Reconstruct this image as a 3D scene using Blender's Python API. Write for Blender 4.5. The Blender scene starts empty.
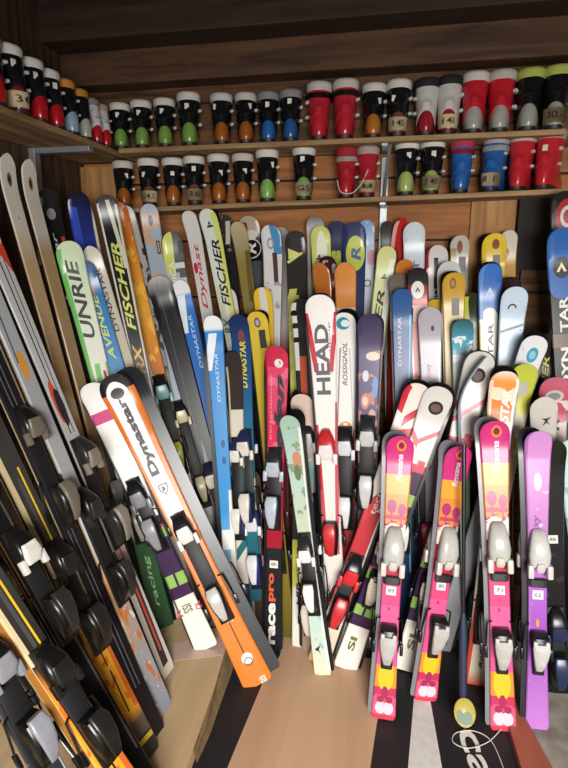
import bpy, bmesh, math, random
from mathutils import Vector, Matrix

# ---------------------------------------------------------------- camera, world, light, exposure
scene = bpy.context.scene
COL = scene.collection
random.seed(7)
cam_data = bpy.data.cameras.new('camera')
cam_data.sensor_fit = 'VERTICAL'
cam_data.sensor_height = 36.0
cam_data.lens = 36.0 * 555.0 / 768.0
cam_data.clip_start = 0.02
cam = bpy.data.objects.new('camera', cam_data)
COL.objects.link(cam)
cam.location = (0, 0, 1.65)
cam.rotation_euler = (math.radians(90 - 12.7), 0, math.radians(11.3))
scene.camera = cam

world = bpy.data.worlds.new('daylight')
scene.world = world
world.use_nodes = True
bg = world.node_tree.nodes['Background']
bg.inputs['Color'].default_value = (0.88, 0.94, 1.0, 1)
bg.inputs['Strength'].default_value = 0.85

def area(name, loc, target, sx, sy, watt, col):
    l = bpy.data.lights.new(name, 'AREA')
    l.shape = 'RECTANGLE'; l.size = sx; l.size_y = sy; l.energy = watt; l.color = col
    o = bpy.data.objects.new(name, l)
    COL.objects.link(o)
    o.location = loc
    o.rotation_euler = (Vector(target) - Vector(loc)).to_track_quat('-Z', 'Y').to_euler()
    return o
area('doorway_daylight', (0.95, -2.3, 1.95), (-0.1, 2.4, 0.9), 1.9, 1.7, 330, (1.0, 0.965, 0.91))

vs = scene.view_settings
vs.view_transform = 'Standard'
vs.look = 'None'
vs.gamma = 1.0
vs.use_curve_mapping = False
vs.exposure = 0.42

# ---------------------------------------------------------------- helpers
def lin(c):
    if isinstance(c, str):
        c = c.lstrip('#')
        c = [int(c[i:i + 2], 16) / 255 for i in (0, 2, 4)]
        c = [x / 12.92 if x <= 0.04045 else ((x + 0.055) / 1.055) ** 2.4 for x in c]
    return (c[0], c[1], c[2], 1.0)

_mats = {}
def plain(col, rough=0.35, metal=0.0, speck=0.0):
    key = ('p', col, rough, metal, speck)
    if key in _mats: return _mats[key]
    m = bpy.data.materials.new('plain_' + col.strip('#'))
    m.use_nodes = True
    nt = m.node_tree; b = nt.nodes['Principled BSDF']
    b.inputs['Roughness'].default_value = rough
    b.inputs['Metallic'].default_value = metal
    n = nt.nodes.new('ShaderNodeTexNoise'); n.inputs['Scale'].default_value = 35
    tc = nt.nodes.new('ShaderNodeTexCoord'); nt.links.new(tc.outputs['Object'], n.inputs['Vector'])
    r = nt.nodes.new('ShaderNodeValToRGB')
    c = lin(col); k = 0.88 - speck
    r.color_ramp.elements[0].position = 0.3; r.color_ramp.elements[0].color = (c[0] * k, c[1] * k, c[2] * k, 1)
    r.color_ramp.elements[1].position = 0.6; r.color_ramp.elements[1].color = c
    nt.links.new(n.outputs['Fac'], r.inputs['Fac']); nt.links.new(r.outputs['Color'], b.inputs['Base Color'])
    _mats[key] = m
    return m

def wood(name, dark, light, axis, plank=0.0, plank_axis='Z', rough=0.75, scale=3.0):
    """grain stretched along an axis; plank > 0 adds dark joints every plank metres"""
    m = bpy.data.materials.new(name); m.use_nodes = True
    nt = m.node_tree; b = nt.nodes['Principled BSDF']; b.inputs['Roughness'].default_value = rough
    tc = nt.nodes.new('ShaderNodeTexCoord'); mp = nt.nodes.new('ShaderNodeMapping')
    s = [scale * 6] * 3; s['XYZ'.index(axis)] = scale * 0.5
    mp.inputs['Scale'].default_value = s
    nt.links.new(tc.outputs['Object'], mp.inputs['Vector'])
    n = nt.nodes.new('ShaderNodeTexNoise'); n.inputs['Scale'].default_value = 1.6
    n.inputs['Detail'].default_value = 7; n.inputs['Distortion'].default_value = 0.6
    nt.links.new(mp.outputs['Vector'], n.inputs['Vector'])
    r = nt.nodes.new('ShaderNodeValToRGB')
    r.color_ramp.elements[0].position = 0.33; r.color_ramp.elements[0].color = lin(dark)
    r.color_ramp.elements[1].position = 0.68; r.color_ramp.elements[1].color = lin(light)
    nt.links.new(n.outputs['Fac'], r.inputs['Fac'])
    out = r.outputs['Color']
    if plank:
        sep = nt.nodes.new('ShaderNodeSeparateXYZ'); nt.links.new(tc.outputs['Object'], sep.inputs['Vector'])
        d = nt.nodes.new('ShaderNodeMath'); d.operation = 'DIVIDE'; d.inputs[1].default_value = plank
        nt.links.new(sep.outputs[plank_axis], d.inputs[0])
        f = nt.nodes.new('ShaderNodeMath'); f.operation = 'FRACT'; nt.links.new(d.outputs[0], f.inputs[0])
        c = nt.nodes.new('ShaderNodeMath'); c.operation = 'COMPARE'; c.inputs[1].default_value = 0.5; c.inputs[2].default_value = 0.48
        nt.links.new(f.outputs[0], c.inputs[0])
        mx = nt.nodes.new('ShaderNodeMix'); mx.data_type = 'RGBA'
        mx.inputs['A'].default_value = (0.008, 0.005, 0.003, 1)
        nt.links.new(c.outputs[0], mx.inputs['Factor']); nt.links.new(out, mx.inputs['B'])
        out = mx.outputs['Result']
    nt.links.new(out, b.inputs['Base Color'])
    bp = nt.nodes.new('ShaderNodeBump'); bp.inputs['Strength'].default_value = 0.25; bp.inputs['Distance'].default_value = 0.01
    nt.links.new(n.outputs['Fac'], bp.inputs['Height']); nt.links.new(bp.outputs['Normal'], b.inputs['Normal'])
    return m

def ski_material(base, layers):
    """printed topsheet: u across (-1..1) and v along (0 tail .. 1 tip), read from the sheet's UV map"""
    key = ('s', repr(base), repr(layers))
    if key in _mats: return _mats[key]
    m = bpy.data.materials.new('ski_topsheet'); m.use_nodes = True
    nt = m.node_tree; N = nt.nodes; Lk = nt.links
    b = N['Principled BSDF']; b.inputs['Roughness'].default_value = 0.26; b.inputs['Specular IOR Level'].default_value = 0.35
    uv = N.new('ShaderNodeUVMap'); uv.uv_map = 'sheet'
    sep = N.new('ShaderNodeSeparateXYZ'); Lk.new(uv.outputs['UV'], sep.inputs['Vector'])
    U, V = sep.outputs['X'], sep.outputs['Y']
    def math_(op, a, c, d=None):
        n = N.new('ShaderNodeMath'); n.operation = op
        for i, x in enumerate((a, c, d)):
            if x is None: continue
            if isinstance(x, (int, float)): n.inputs[i].default_value = x
            else: Lk.new(x, n.inputs[i])
        return n.outputs[0]
    def mix(fac, a, colr):
        n = N.new('ShaderNodeMix'); n.data_type = 'RGBA'
        Lk.new(fac, n.inputs['Factor']); n.inputs['B'].default_value = lin(colr)
        if isinstance(a, tuple): n.inputs['A'].default_value = a
        else: Lk.new(a, n.inputs['A'])
        return n.outputs['Result']
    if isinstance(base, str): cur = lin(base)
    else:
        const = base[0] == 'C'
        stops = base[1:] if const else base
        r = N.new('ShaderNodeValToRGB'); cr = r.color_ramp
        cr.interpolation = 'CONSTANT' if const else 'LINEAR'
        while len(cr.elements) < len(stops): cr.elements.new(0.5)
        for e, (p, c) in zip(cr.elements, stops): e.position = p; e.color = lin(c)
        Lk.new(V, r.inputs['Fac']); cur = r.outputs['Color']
    for L in layers:
        if L[0] == 'r':
            v0, v1, u0, u1, c = L[1:6]
            u = U
            if len(L) > 6: u = math_('MULTIPLY_ADD', math_('SUBTRACT', V, (v0 + v1) / 2), -L[6], U)
            f = math_('MULTIPLY', math_('COMPARE', V, (v0 + v1) / 2, (v1 - v0) / 2), math_('COMPARE', u, (u0 + u1) / 2, (u1 - u0) / 2))
        elif L[0] == 'b':       # slanting band across the sheet
            v0, v1, u0, u1, c, k = L[1:7]
            v = math_('MULTIPLY_ADD', U, -k, V)
            f = math_('MULTIPLY', math_('COMPARE', v, (v0 + v1) / 2, (v1 - v0) / 2), math_('COMPARE', U, (u0 + u1) / 2, (u1 - u0) / 2))
        elif L[0] == 'e':
            vc, uc, rv, ru, c = L[1:6]
            a = math_('POWER', math_('MULTIPLY', math_('SUBTRACT', V, vc), 1 / rv), 2)
            d = math_('POWER', math_('MULTIPLY', math_('SUBTRACT', U, uc), 1 / ru), 2)
            f = math_('LESS_THAN', math_('ADD', a, d), 1)
        elif L[0] == 'w':
            v0, v1, sc, th, c = L[1:6]
            n = N.new('ShaderNodeTexNoise'); n.inputs['Scale'].default_value = sc; n.inputs['Detail'].default_value = 3
            cb = N.new('ShaderNodeCombineXYZ')
            Lk.new(math_('MULTIPLY', U, 0.05), cb.inputs['X']); Lk.new(math_('MULTIPLY', V, 1.4), cb.inputs['Y'])
            Lk.new(cb.outputs[0], n.inputs['Vector'])
            f = math_('MULTIPLY', math_('COMPARE', V, (v0 + v1) / 2, (v1 - v0) / 2), math_('GREATER_THAN', n.outputs['Fac'], th))
        elif L[0] == 'd':
            v0, v1, sc, rad, c = L[1:6]
            n = N.new('ShaderNodeTexVoronoi'); n.inputs['Scale'].default_value = sc
            cb = N.new('ShaderNodeCombineXYZ')
            Lk.new(math_('MULTIPLY', U, 0.05), cb.inputs['X']); Lk.new(math_('MULTIPLY', V, 1.4), cb.inputs['Y'])
            Lk.new(cb.outputs[0], n.inputs['Vector'])
            f = math_('MULTIPLY', math_('COMPARE', V, (v0 + v1) / 2, (v1 - v0) / 2), math_('LESS_THAN', n.outputs['Distance'], rad))
        cur = mix(f, cur, c)
    if isinstance(cur, tuple): b.inputs['Base Color'].default_value = cur
    else: Lk.new(cur, b.inputs['Base Color'])
    _mats[key] = m
    return m

def link(name, mesh, parent=None, mats=None, loc=None, smooth=True):
    o = bpy.data.objects.new(name, mesh)
    COL.objects.link(o)
    if mats:
        for m in mats: mesh.materials.append(m)
    if parent is not None: o.parent = parent
    if loc is not None: o.location = loc
    return o

def finish(bm, name, smooth=True, angle=40):
    bmesh.ops.recalc_face_normals(bm, faces=bm.faces)
    me = bpy.data.meshes.new(name)
    bm.to_mesh(me); bm.free()
    if smooth:
        for p in me.polygons: p.use_smooth = True
        try: me.set_sharp_from_angle(angle=math.radians(angle))
        except Exception: pass
    return me

def tag(o, label=None, cat=None, group=None, kind=None):
    if label: o['label'] = label
    if cat: o['category'] = cat
    if group: o['group'] = group
    if kind: o['kind'] = kind
    return o

def empty(name, mat=None, loc=None):
    o = bpy.data.objects.new(name, None)
    o.empty_display_size = 0.05
    COL.objects.link(o)
    if mat is not None: o.matrix_world = mat
    if loc is not None: o.location = loc
    return o

def add_box(bm, lo, hi, bevel=0.0):
    g = bmesh.ops.create_cube(bm, size=1)
    vs_ = g['verts']
    for v in vs_:
        v.co = Vector([lo[i] + (v.co[i] + 0.5) * (hi[i] - lo[i]) for i in range(3)])
    if bevel:
        es = list({e for v in vs_ for e in v.link_edges})
        bmesh.ops.bevel(bm, geom=es, offset=bevel, segments=2, affect='EDGES', profile=0.5)
    return vs_

def add_loft(bm, rings, cap0=True, cap1=True):
    vr = [[bm.verts.new(p) for p in r] for r in rings]
    n = len(vr[0])
    for a, c in zip(vr, vr[1:]):
        for i in range(n):
            bm.faces.new((a[i], a[(i + 1) % n], c[(i + 1) % n], c[i]))
    if cap0: bm.faces.new(vr[0][::-1])
    if cap1: bm.faces.new(vr[-1])
    return vr

def add_tube(bm, pts, rad, n=8):
    pts = [Vector(p) for p in pts]
    rads = rad if isinstance(rad, (list, tuple)) else [rad] * len(pts)
    rings = []
    for i, p in enumerate(pts):
        d = (pts[min(i + 1, len(pts) - 1)] - pts[max(i - 1, 0)]).normalized()
        ref = Vector((0, 0, 1)) if abs(d.z) < 0.9 else Vector((1, 0, 0))
        a = d.cross(ref).normalized(); c = d.cross(a)
        rings.append([p + (a * math.cos(2 * math.pi * k / n) + c * math.sin(2 * math.pi * k / n)) * rads[i] for k in range(n)])
    add_loft(bm, rings)

def sup(n, a, b, e=4.0):
    out = []
    for k in range(n):
        t = 2 * math.pi * (k + 0.5) / n
        c, s = math.cos(t), math.sin(t)
        out.append((math.copysign(abs(c) ** (2 / e), c) * a, math.copysign(abs(s) ** (2 / e), s) * b))
    return out

# ---------------------------------------------------------------- room shell
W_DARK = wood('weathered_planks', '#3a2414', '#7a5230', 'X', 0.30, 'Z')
W_WARM = wood('warm_planks', '#8c5830', '#b47644', 'X', 0.29, 'Z')
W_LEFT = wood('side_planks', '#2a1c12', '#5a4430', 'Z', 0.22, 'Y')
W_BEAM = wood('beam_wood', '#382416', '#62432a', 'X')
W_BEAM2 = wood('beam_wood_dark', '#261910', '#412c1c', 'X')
W_SHELF = wood('shelf_wood', '#7a5c3c', '#b4946a', 'X', scale=2.5)
W_SHELF_Y = wood('shelf_wood_side', '#7a5c3c', '#b4946a', 'Y', scale=2.5)
W_PALE = wood('pale_board', '#96683c', '#c2925c', 'Z', scale=2.0)
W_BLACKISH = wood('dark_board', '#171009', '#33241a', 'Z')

def slab(name, lo, hi, mat, bevel=0.0, kind='structure'):
    bm = bmesh.new(); add_box(bm, lo, hi, bevel)
    o = link(name, finish(bm, name, smooth=False), mats=[mat])
    if kind: o['kind'] = kind
    return o

def concrete():
    m = bpy.data.materials.new('grey_concrete'); m.use_nodes = True
    nt = m.node_tree; b = nt.nodes['Principled BSDF']; b.inputs['Roughness'].default_value = 0.8
    n = nt.nodes.new('ShaderNodeTexNoise'); n.inputs['Scale'].default_value = 9; n.inputs['Detail'].default_value = 8
    tc = nt.nodes.new('ShaderNodeTexCoord'); nt.links.new(tc.outputs['Object'], n.inputs['Vector'])
    r = nt.nodes.new('ShaderNodeValToRGB')
    r.color_ramp.elements[0].position = 0.35; r.color_ramp.elements[0].color = lin('#7d766c')
    r.color_ramp.elements[1].position = 0.65; r.color_ramp.elements[1].color = lin('#b0a89b')
    nt.links.new(n.outputs['Fac'], r.inputs['Fac']); nt.links.new(r.outputs['Color'], b.inputs['Base Color'])
    return m
slab('floor', (-1.7, -3.0, -0.1), (1.6, 2.95, 0.0), concrete())
slab('wall_back', (-1.7, 2.87, -0.1), (1.6, 2.95, 3.0), W_WARM)
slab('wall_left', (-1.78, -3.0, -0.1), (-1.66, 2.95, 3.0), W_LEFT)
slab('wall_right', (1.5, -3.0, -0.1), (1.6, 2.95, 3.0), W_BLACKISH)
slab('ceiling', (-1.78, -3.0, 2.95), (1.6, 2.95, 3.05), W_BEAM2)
slab('wall_front_unseen', (-1.78, -0.95, -0.1), (-0.55, -0.85, 3.0), W_BLACKISH)  # unseen wall behind the camera, added to limit the daylight coming in
slab('wall_front_shade_lintel', (-0.55, -0.95, 1.93), (1.6, -0.85, 3.0), W_BLACKISH)  # unseen lintel, added so the daylight fades towards the upper shelves
slab('trim_1', (0.33, 2.845, 1.2), (0.53, 2.87, 1.93), W_PALE)          # pale upright board
slab('trim_2', (0.535, 2.80, 0.0), (0.72, 2.87, 1.93), W_BLACKISH)      # dark upright board standing in for the shade of a recess
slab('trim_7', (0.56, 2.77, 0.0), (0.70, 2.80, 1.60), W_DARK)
slab('trim_3', (-1.66, 2.83, 0.0), (-1.44, 2.87, 2.12), W_PALE)
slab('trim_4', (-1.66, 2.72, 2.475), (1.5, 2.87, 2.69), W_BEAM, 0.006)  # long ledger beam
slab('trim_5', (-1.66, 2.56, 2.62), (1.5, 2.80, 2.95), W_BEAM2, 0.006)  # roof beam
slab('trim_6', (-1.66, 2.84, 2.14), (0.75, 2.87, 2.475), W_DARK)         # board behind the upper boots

# ---------------------------------------------------------------- shelves and brackets
ZU = lambda x: 2.170 + (x + 1.35) * 0.003      # top of the upper back shelf
ZL = lambda x: 1.899 + (x + 1.146) * 0.023     # top of the lower back shelf
def shelf_board(x0, x1, y0, y1, zf, t, label, mat):
    bm = bmesh.new()
    vs_ = add_box(bm, (x0, y0, -t), (x1, y1, 0), 0.003)
    for v in bm.verts: v.co.z += zf(v.co.x)
    o = link('shelf_board', finish(bm, 'shelf_board', smooth=False), mats=[mat])
    return tag(o, label, 'shelf', 'rough boot shelves')
shelf_board(-1.345, 0.66, 2.65, 2.868, ZU, 0.022, 'upper rough wooden shelf on the back wall, under the top boot row', W_SHELF)
shelf_board(-1.30, 0.70, 2.65, 2.868, ZL, 0.022, 'lower rough wooden shelf on the back wall, just above the ski tips', W_SHELF)
sb = shelf_board(-1.655, -1.35, -0.4, 2.866, lambda x: 2.162, 0.022, 'wooden shelf running along the left wall under red and black boots', W_SHELF_Y)

steel = plain('#aab0b4', 0.4, 0.6)
def bracket(label, pieces):
    t = empty('shelf_bracket', loc=pieces[0][1])
    base = Vector(pieces[0][1])
    for nm, lo, hi in pieces:
        bm = bmesh.new()
        add_box(bm, Vector(lo) - base, Vector(hi) - base, 0.002)
        link(nm, finish(bm, nm, smooth=False), t, [steel])
    tag(t, label, 'bracket', 'metal shelf brackets')
bracket('pale metal angle bracket holding up the left wall shelf', [
    ('upright', (-1.66, 2.40, 1.62), (-1.63, 2.445, 2.139)), ('arm', (-1.645, 2.402, 2.115), (-1.36, 2.443, 2.139))])
bracket('grey metal strip bracket rising between the boots by the red strapped pair', [
    ('upright', (-0.095, 2.838, 1.55), (-0.06, 2.869, 2.12)), ('arm', (-0.092, 2.66, ZU(-.08) - .036), (-0.063, 2.84, ZU(-.08) - .023)),
    ('arm', (-0.092, 2.66, ZL(-.08) - .036), (-0.063, 2.84, ZL(-.08) - .023))])
def strut(label, a, b):
    bm = bmesh.new(); add_tube(bm, [a, b], 0.008, 8)
    tag(link('shelf_bracket', finish(bm, 'strut'), mats=[steel]), label, 'bracket', 'metal shelf brackets')
strut('slanting steel strut under the upper shelf beside the red strapped boots', (-0.055, 2.67, ZU(0) - .03), (-0.078, 2.83, ZL(0) + .01))

# ---------------------------------------------------------------- things on the floor
def sheet(name, pts, z0, z1, mat, label, cat, parent=None, group=None):
    bm = bmesh.new()
    add_loft(bm, [[(x, y, z0) for x, y in pts], [(x, y, z1) for x, y in pts]])
    o = link(name, finish(bm, name, smooth=False), parent, [mat])
    if label: tag(o, label, cat, group)
    return o
def card_mat(a, b, nm):
    m = wood(nm, a, b, 'Y', rough=0.85, scale=0.7); return m
mat_black = plain('#1f1f23', 0.6, speck=.2)
mt = sheet('floor_banner', [(-0.95, 0.6), (0.56, 0.6), (0.44, 2.6), (-0.72, 2.6)], 0.0, 0.003, mat_black, 'black vinyl banner with white lettering lying under the cardboard', 'banner')
sheet('white_stripe', [(0.099, 1.485), (0.223, 1.51), (0.194, 1.89), (0.134, 1.878)], 0.003, 0.0042, plain('#e0deda', 0.5), None, None, mt)
sheet('cardboard_sheet', [(-0.488, 1.33), (-0.006, 1.426), (-0.017, 1.537), (-0.001, 1.736), (0.05, 2.0), (0.03, 2.35), (-0.44, 2.35), (-0.418, 2.005), (-0.454, 1.829)], 0.003, 0.008, card_mat('#be9878', '#d4ac8a', 'cardboard'), 'flat brown cardboard sheet on the floor between the leaning skis', 'cardboard')
PLAT = 0.055
pf = sheet('cardboard_box', [(-0.592, 1.236), (-0.598, 1.446), (-0.613, 1.711), (-0.643, 1.994), (-0.75, 2.5), (-1.3, 2.5), (-1.3, 0.7), (-0.9, 0.7)], 0.0, PLAT, card_mat('#b4966e', '#d8bc94', 'pale_cardboard'), 'flattened pale cardboard box under the tails of the left wall skis', 'box')
sheet('packing_tape', [(-0.909, 1.792), (-0.949, 1.899), (-0.655, 2.017), (-0.64, 1.899)], PLAT, PLAT + 0.001, plain('#d0b0a0', 0.25), None, None, pf)
bm = bmesh.new()                       # the crumpled flap along the open side of the box
top = [(-0.641, 1.987, 0.056), (-0.628, 1.86, 0.056), (-0.612, 1.71, 0.056), (-0.603, 1.569, 0.056), (-0.597, 1.445, 0.056)]
rows = []
for t in (0, .35, .7, 1):
    rows.append([bm.verts.new((x + t * (.045 - .008 * i) + random.uniform(-.004, .004) * (0 < t), y, z * (1 - t) + .004 * t + random.uniform(-.006, .008) * (0 < t < 1))) for i, (x, y, z) in enumerate(top)])
for a, c in zip(rows, rows[1:]):
    for k in range(len(top) - 1): bm.faces.new((a[k], a[k + 1], c[k + 1], c[k]))
bmesh.ops.solidify(bm, geom=bm.faces[:], thickness=.002)
link('side_flap', finish(bm, 'side_flap', smooth=False), pf, [plain('#b89c74', 0.3, speck=.15)])
sheet('folded_card', [(0.455, 1.922), (0.502, 1.941), (0.578, 1.581), (0.471, 1.525)], 0.003, 0.03, card_mat('#8e4a36', '#b0604a', 'rust_card'), 'rust red folded cardboard below the bright pink ski on the right', 'cardboard')

# ---------------------------------------------------------------- lettering
_txt = {}
def text_mesh(s, shear, off):
    key = (s, shear, off)
    if key not in _txt:
        cu = bpy.data.curves.new('lettering', 'FONT')
        cu.body = s; cu.shear = shear; cu.offset = off; cu.resolution_u = 3
        o = bpy.data.objects.new('lettering_source', cu)
        COL.objects.link(o)
        bpy.context.view_layer.update()
        me = bpy.data.meshes.new_from_object(o.evaluated_get(bpy.context.evaluated_depsgraph_get()))
        COL.objects.unlink(o); bpy.data.objects.remove(o)
        xs = [v.co.x for v in me.vertices]; ys = [v.co.y for v in me.vertices]
        x0, x1, y0, y1 = min(xs), max(xs), min(ys), max(ys)
        vv = [((v.co.x - x0) / (x1 - x0), (v.co.y - y0) / (y1 - y0) - 0.5) for v in me.vertices]
        ff = [tuple(p.vertices) for p in me.polygons]
        _txt[key] = (vv, ff)
    return _txt[key]
def flat_text(name, s, fn, col, parent, shear=0.0, off=0.012, rough=0.4):
    vv, ff = text_mesh(s, shear, off)
    me = bpy.data.meshes.new(name)
    me.from_pydata([fn(a, b) for a, b in vv], [], ff)
    return link(name, me, parent, [plain(col, rough)])

def on_floor(a, b):     # letters of the banner
    p0 = Vector((0.313, 1.767) + (0,)); p1 = Vector((0.373, 1.435) + (0,))
    d = p1 - p0; n = Vector((-d.y, d.x, 0)).normalized()
    q = p0 + d * a + n * (b * 0.062 - 0.004)
    return (q.x, q.y, 0.0042)
flat_text('lettering', 'cao', on_floor, '#e8e6e2', mt, off=0.02)

# ---------------------------------------------------------------- skis
class Form:
    def __init__(s, L, wt, waist=0.70, tail=0.88, blunt=2.4, rise=0.045, lc=0.16, th=0.012):
        s.L, s.wt, s.ww, s.wl, s.blunt, s.rise, s.lc, s.th = L, wt / 2, wt / 2 * waist, wt / 2 * tail, blunt, rise, lc, th
        s.vt = 1 - 1.1 * s.wt / L
    def half(s, v):
        vm = 0.42
        if v > s.vt:
            t = (v - s.vt) / (1 - s.vt)
            w = s.wt * max(0.0, 1 - t ** s.blunt) ** (1 / s.blunt)
        elif v > vm: w = s.ww + (s.wt - s.ww) * ((v - vm) / (s.vt - vm)) ** 1.8
        else: w = s.ww + (s.wl - s.ww) * ((vm - v) / vm) ** 1.8
        if v < 0.02: w *= 0.86 + 0.14 * math.sqrt(max(0, 1 - ((0.02 - v) / 0.02) ** 2))
        return w
    def bend(s, v):
        d = (v - 1) * s.L + s.lc
        return s.rise * (d / s.lc) ** 2 if d > 0 else 0.0
    def thick(s, v):
        return s.th * (0.5 + 0.5 * math.sin(math.pi * min(1, max(0, 0.08 + 0.86 * v))))
    def top(s, v, x, off=0.0):
        return Vector((x, -s.bend(v) - s.thick(v) - off, v * s.L))

def ski_body(f):
    bm = bmesh.new(); uvl = bm.loops.layers.uv.new('sheet')
    vc = min(f.vt - .01, 1 - f.lc / f.L)
    vsn = [0, .006, .014, .02] + [.02 + (vc - .02) * i / 16 for i in range(1, 17)] + [vc + (f.vt - vc) * i / 9 for i in range(1, 10)]
    k = 1 - f.vt
    vsn += [f.vt + k * t for t in (.2, .4, .55, .7, .8, .88, .94, .98, .9995)]
    prof = [-1, -1, -.9, -.45, 0, .45, .9, 1, 1]
    hts = [0, .55, 1, 1, 1, 1, 1, .55, 0]
    rows = []
    for v in vsn:
        h = max(f.half(v), 0.002); t = f.thick(v); bd = f.bend(v)
        rows.append([bm.verts.new((p * h, -bd - t * q, v * f.L)) for p, q in zip(prof, hts)])
    n = len(prof)
    def quad(vs_, mi, us=None, vv=None):
        fc = bm.faces.new(vs_); fc.material_index = mi
        if us:
            for lp, u, v in zip(fc.loops, us, vv): lp[uvl].uv = (u, v)
    for i in range(len(rows) - 1):
        a, c = rows[i], rows[i + 1]
        for j in range(n - 1):
            mi = 0 if 1 <= j <= 6 else 1
            quad((a[j], a[j + 1], c[j + 1], c[j]), mi, (prof[j], prof[j + 1], prof[j + 1], prof[j]), (vsn[i], vsn[i], vsn[i + 1], vsn[i + 1]))
        quad((a[n - 1], a[0], c[0], c[n - 1]), 2)
    quad(rows[0][::-1], 1); quad(rows[-1], 1)
    return finish(bm, 'ski_body', angle=35)

_bind = {}
def binding_mesh(kind):
    if kind in _bind: return _bind[kind]
    bm = bmesh.new()
    def house(secs, e=4.0, n=16):
        add_loft(bm, [[(x, y0 - h / 2 + y, z) for x, y in sup(n, w, h / 2, e)] for z, w, h, y0 in secs])
    if kind == 'toe':
        house([(-.052, .028, .030, 0), (-.045, .033, .040, 0), (-.02, .036, .050, 0), (.008, .035, .050, 0), (.035, .027, .036, 0), (.056, .017, .020, 0), (.062, .010, .010, 0)])
    elif kind == 'jaw':
        house([(-.058, .022, .016, -.026), (-.03, .030, .018, -.040), (.005, .024, .012, -.046)])
        for s in ():
            house([(-.075, .006, .014, -.022), (-.055, .010, .020, -.022), (-.03, .009, .018, -.026)])
        add_box(bm, (-.043, -.040, -.078), (-.026, -.018, -.034), .004)
        add_box(bm, (.026, -.040, -.078), (.043, -.018, -.034), .004)
    elif kind == 'heel':
        house([(.055, .028, .030, 0), (.045, .031, .052, 0), (.01, .033, .066, 0), (-.03, .030, .056, 0), (-.065, .026, .034, 0), (-.085, .022, .018, 0)])
    elif kind == 'lever':
        house([(.060, .021, .016, -.050), (.035, .026, .018, -.062), (-.01, .022, .013, -.066), (-.055, .015, .010, -.054), (-.075, .010, .008, -.044)])
    elif kind == 'kid_toe':
        house([(-.060, .026, .026, 0), (-.045, .035, .046, 0), (-.005, .038, .056, 0), (.045, .032, .046, 0), (.075, .024, .026, 0), (.085, .016, .012, 0)], 3.0)
    elif kind == 'kid_jaw':
        add_box(bm, (-.043, -.052, -.088), (-.022, -.020, -.038), .006)
        add_box(bm, (.022, -.052, -.088), (.043, -.020, -.038), .006)
        house([(-.066, .012, .016, -.03), (-.05, .016, .020, -.036), (-.03, .012, .016, -.044)])
    elif kind == 'kid_heel':
        house([(.060, .026, .030, 0), (.045, .031, .050, 0), (.015, .030, .056, 0), (-.02, .024, .03, 0), (-.06, .022, .016, 0), (-.105, .020, .014, 0)])
    elif kind == 'kid_lever':
        house([(.030, .028, .014, -.052), (.012, .030, .026, -.050), (-.03, .024, .030, -.034), (-.065, .017, .024, -.022), (-.082, .012, .014, -.018)], 3.0)
        add_box(bm, (-.028, -.068, .015), (-.013, -.050, .042), .004)
        add_box(bm, (.013, -.068, .015), (.028, -.050, .042), .004)
    elif kind == 'pad':
        house([(-.016, .026, .010, 0), (-.010, .031, .016, 0), (.012, .031, .016, 0), (.018, .026, .010, 0)])
    elif kind == 'plate':
        add_box(bm, (-.030, -.011, -.5), (.030, 0, .5), .004)
    elif kind == 'brake':
        for s in (1,):
            add_tube(bm, [(s * .030, -.006, .05), (s * .046, -.008, .045), (s * .048, -.004, .01), (s * .050, .014, -.055)], .0032, 6)
            add_box(bm, (s * .050 - .006, .006, -.090), (s * .050 + .006, .022, -.048), .003)
    _bind[kind] = finish(bm, kind + '_shape', angle=38)
    return _bind[kind]

_bobj = {}
def bpart(name, kind, col, parent, loc, rough=0.3, scale=None):
    key = (kind, col, rough)
    if key not in _bobj:
        me = binding_mesh(kind).copy(); me.materials.clear(); me.materials.append(plain(col, rough)); _bobj[key] = me
    o = bpy.data.objects.new(name, _bobj[key]); COL.objects.link(o)
    o.parent = parent; o.location = loc
    if scale: o.scale = scale
    return o

def add_binding(root, f, tv, hv, style, hc, ac, toe2=None):
    s = min(1.0, max(0.80, f.wt * 2 / 0.095))
    sc = (s, s, s)
    pt = f.thick(tv)
    zt, zh = tv * f.L, hv * f.L
    if style in ('std', 'bare'):
        if style == 'std': bpart('binding_plate', 'plate', '#131315', root, (0, -f.thick(.5) + .001, (zt + zh) / 2 - .02), rough=.55, scale=(s, 1, zt - zh + .16))
        t = bpart('toe_binding', 'toe', hc, root, (0, -pt - .008, zt), scale=sc)
        bpart('toe_jaw', 'jaw', ac, t, (0, 0, 0))
        h = bpart('heel_binding', 'heel', '#1b1b1d' if style == 'bare' else hc, root, (0, -pt - .008, zh), scale=sc)
        bpart('heel_lever', 'lever', toe2 or ac, h, (0, 0, 0))
    else:
        t = bpart('toe_binding', 'kid_toe', hc, root, (0, -pt + .001, zt), scale=sc)
        bpart('toe_jaw', 'kid_jaw', ac, t, (0, 0, 0))
        bpart('boot_pad', 'pad', '#2a2a2c', root, (0, -pt + .001, zt - .112))
        h = bpart('heel_binding', 'kid_heel', '#1c1c1e', root, (0, -pt + .001, zh), scale=sc)
        bpart('heel_lever', 'kid_lever', hc, h, (0, 0, 0))
    for sd in (1, -1):
        bpart('brake_arm', 'brake', '#101012', root, (0, -pt, zh + .03), scale=(sd * max(1, f.half(hv) / .040), 1, 1))

def frame(B, T, face, roll=0.0):
    z = (Vector(T) - Vector(B)); L = z.length; z.normalize()
    fv = Vector(face); fv = (fv - z * fv.dot(z)).normalized()
    y = -fv; x = y.cross(z).normalized()
    m = Matrix((x, y, z)).transposed().to_4x4()
    m.translation = Vector(B)
    if roll: m = m @ Matrix.Rotation(math.radians(roll), 4, 'Z')
    return m, L

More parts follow.
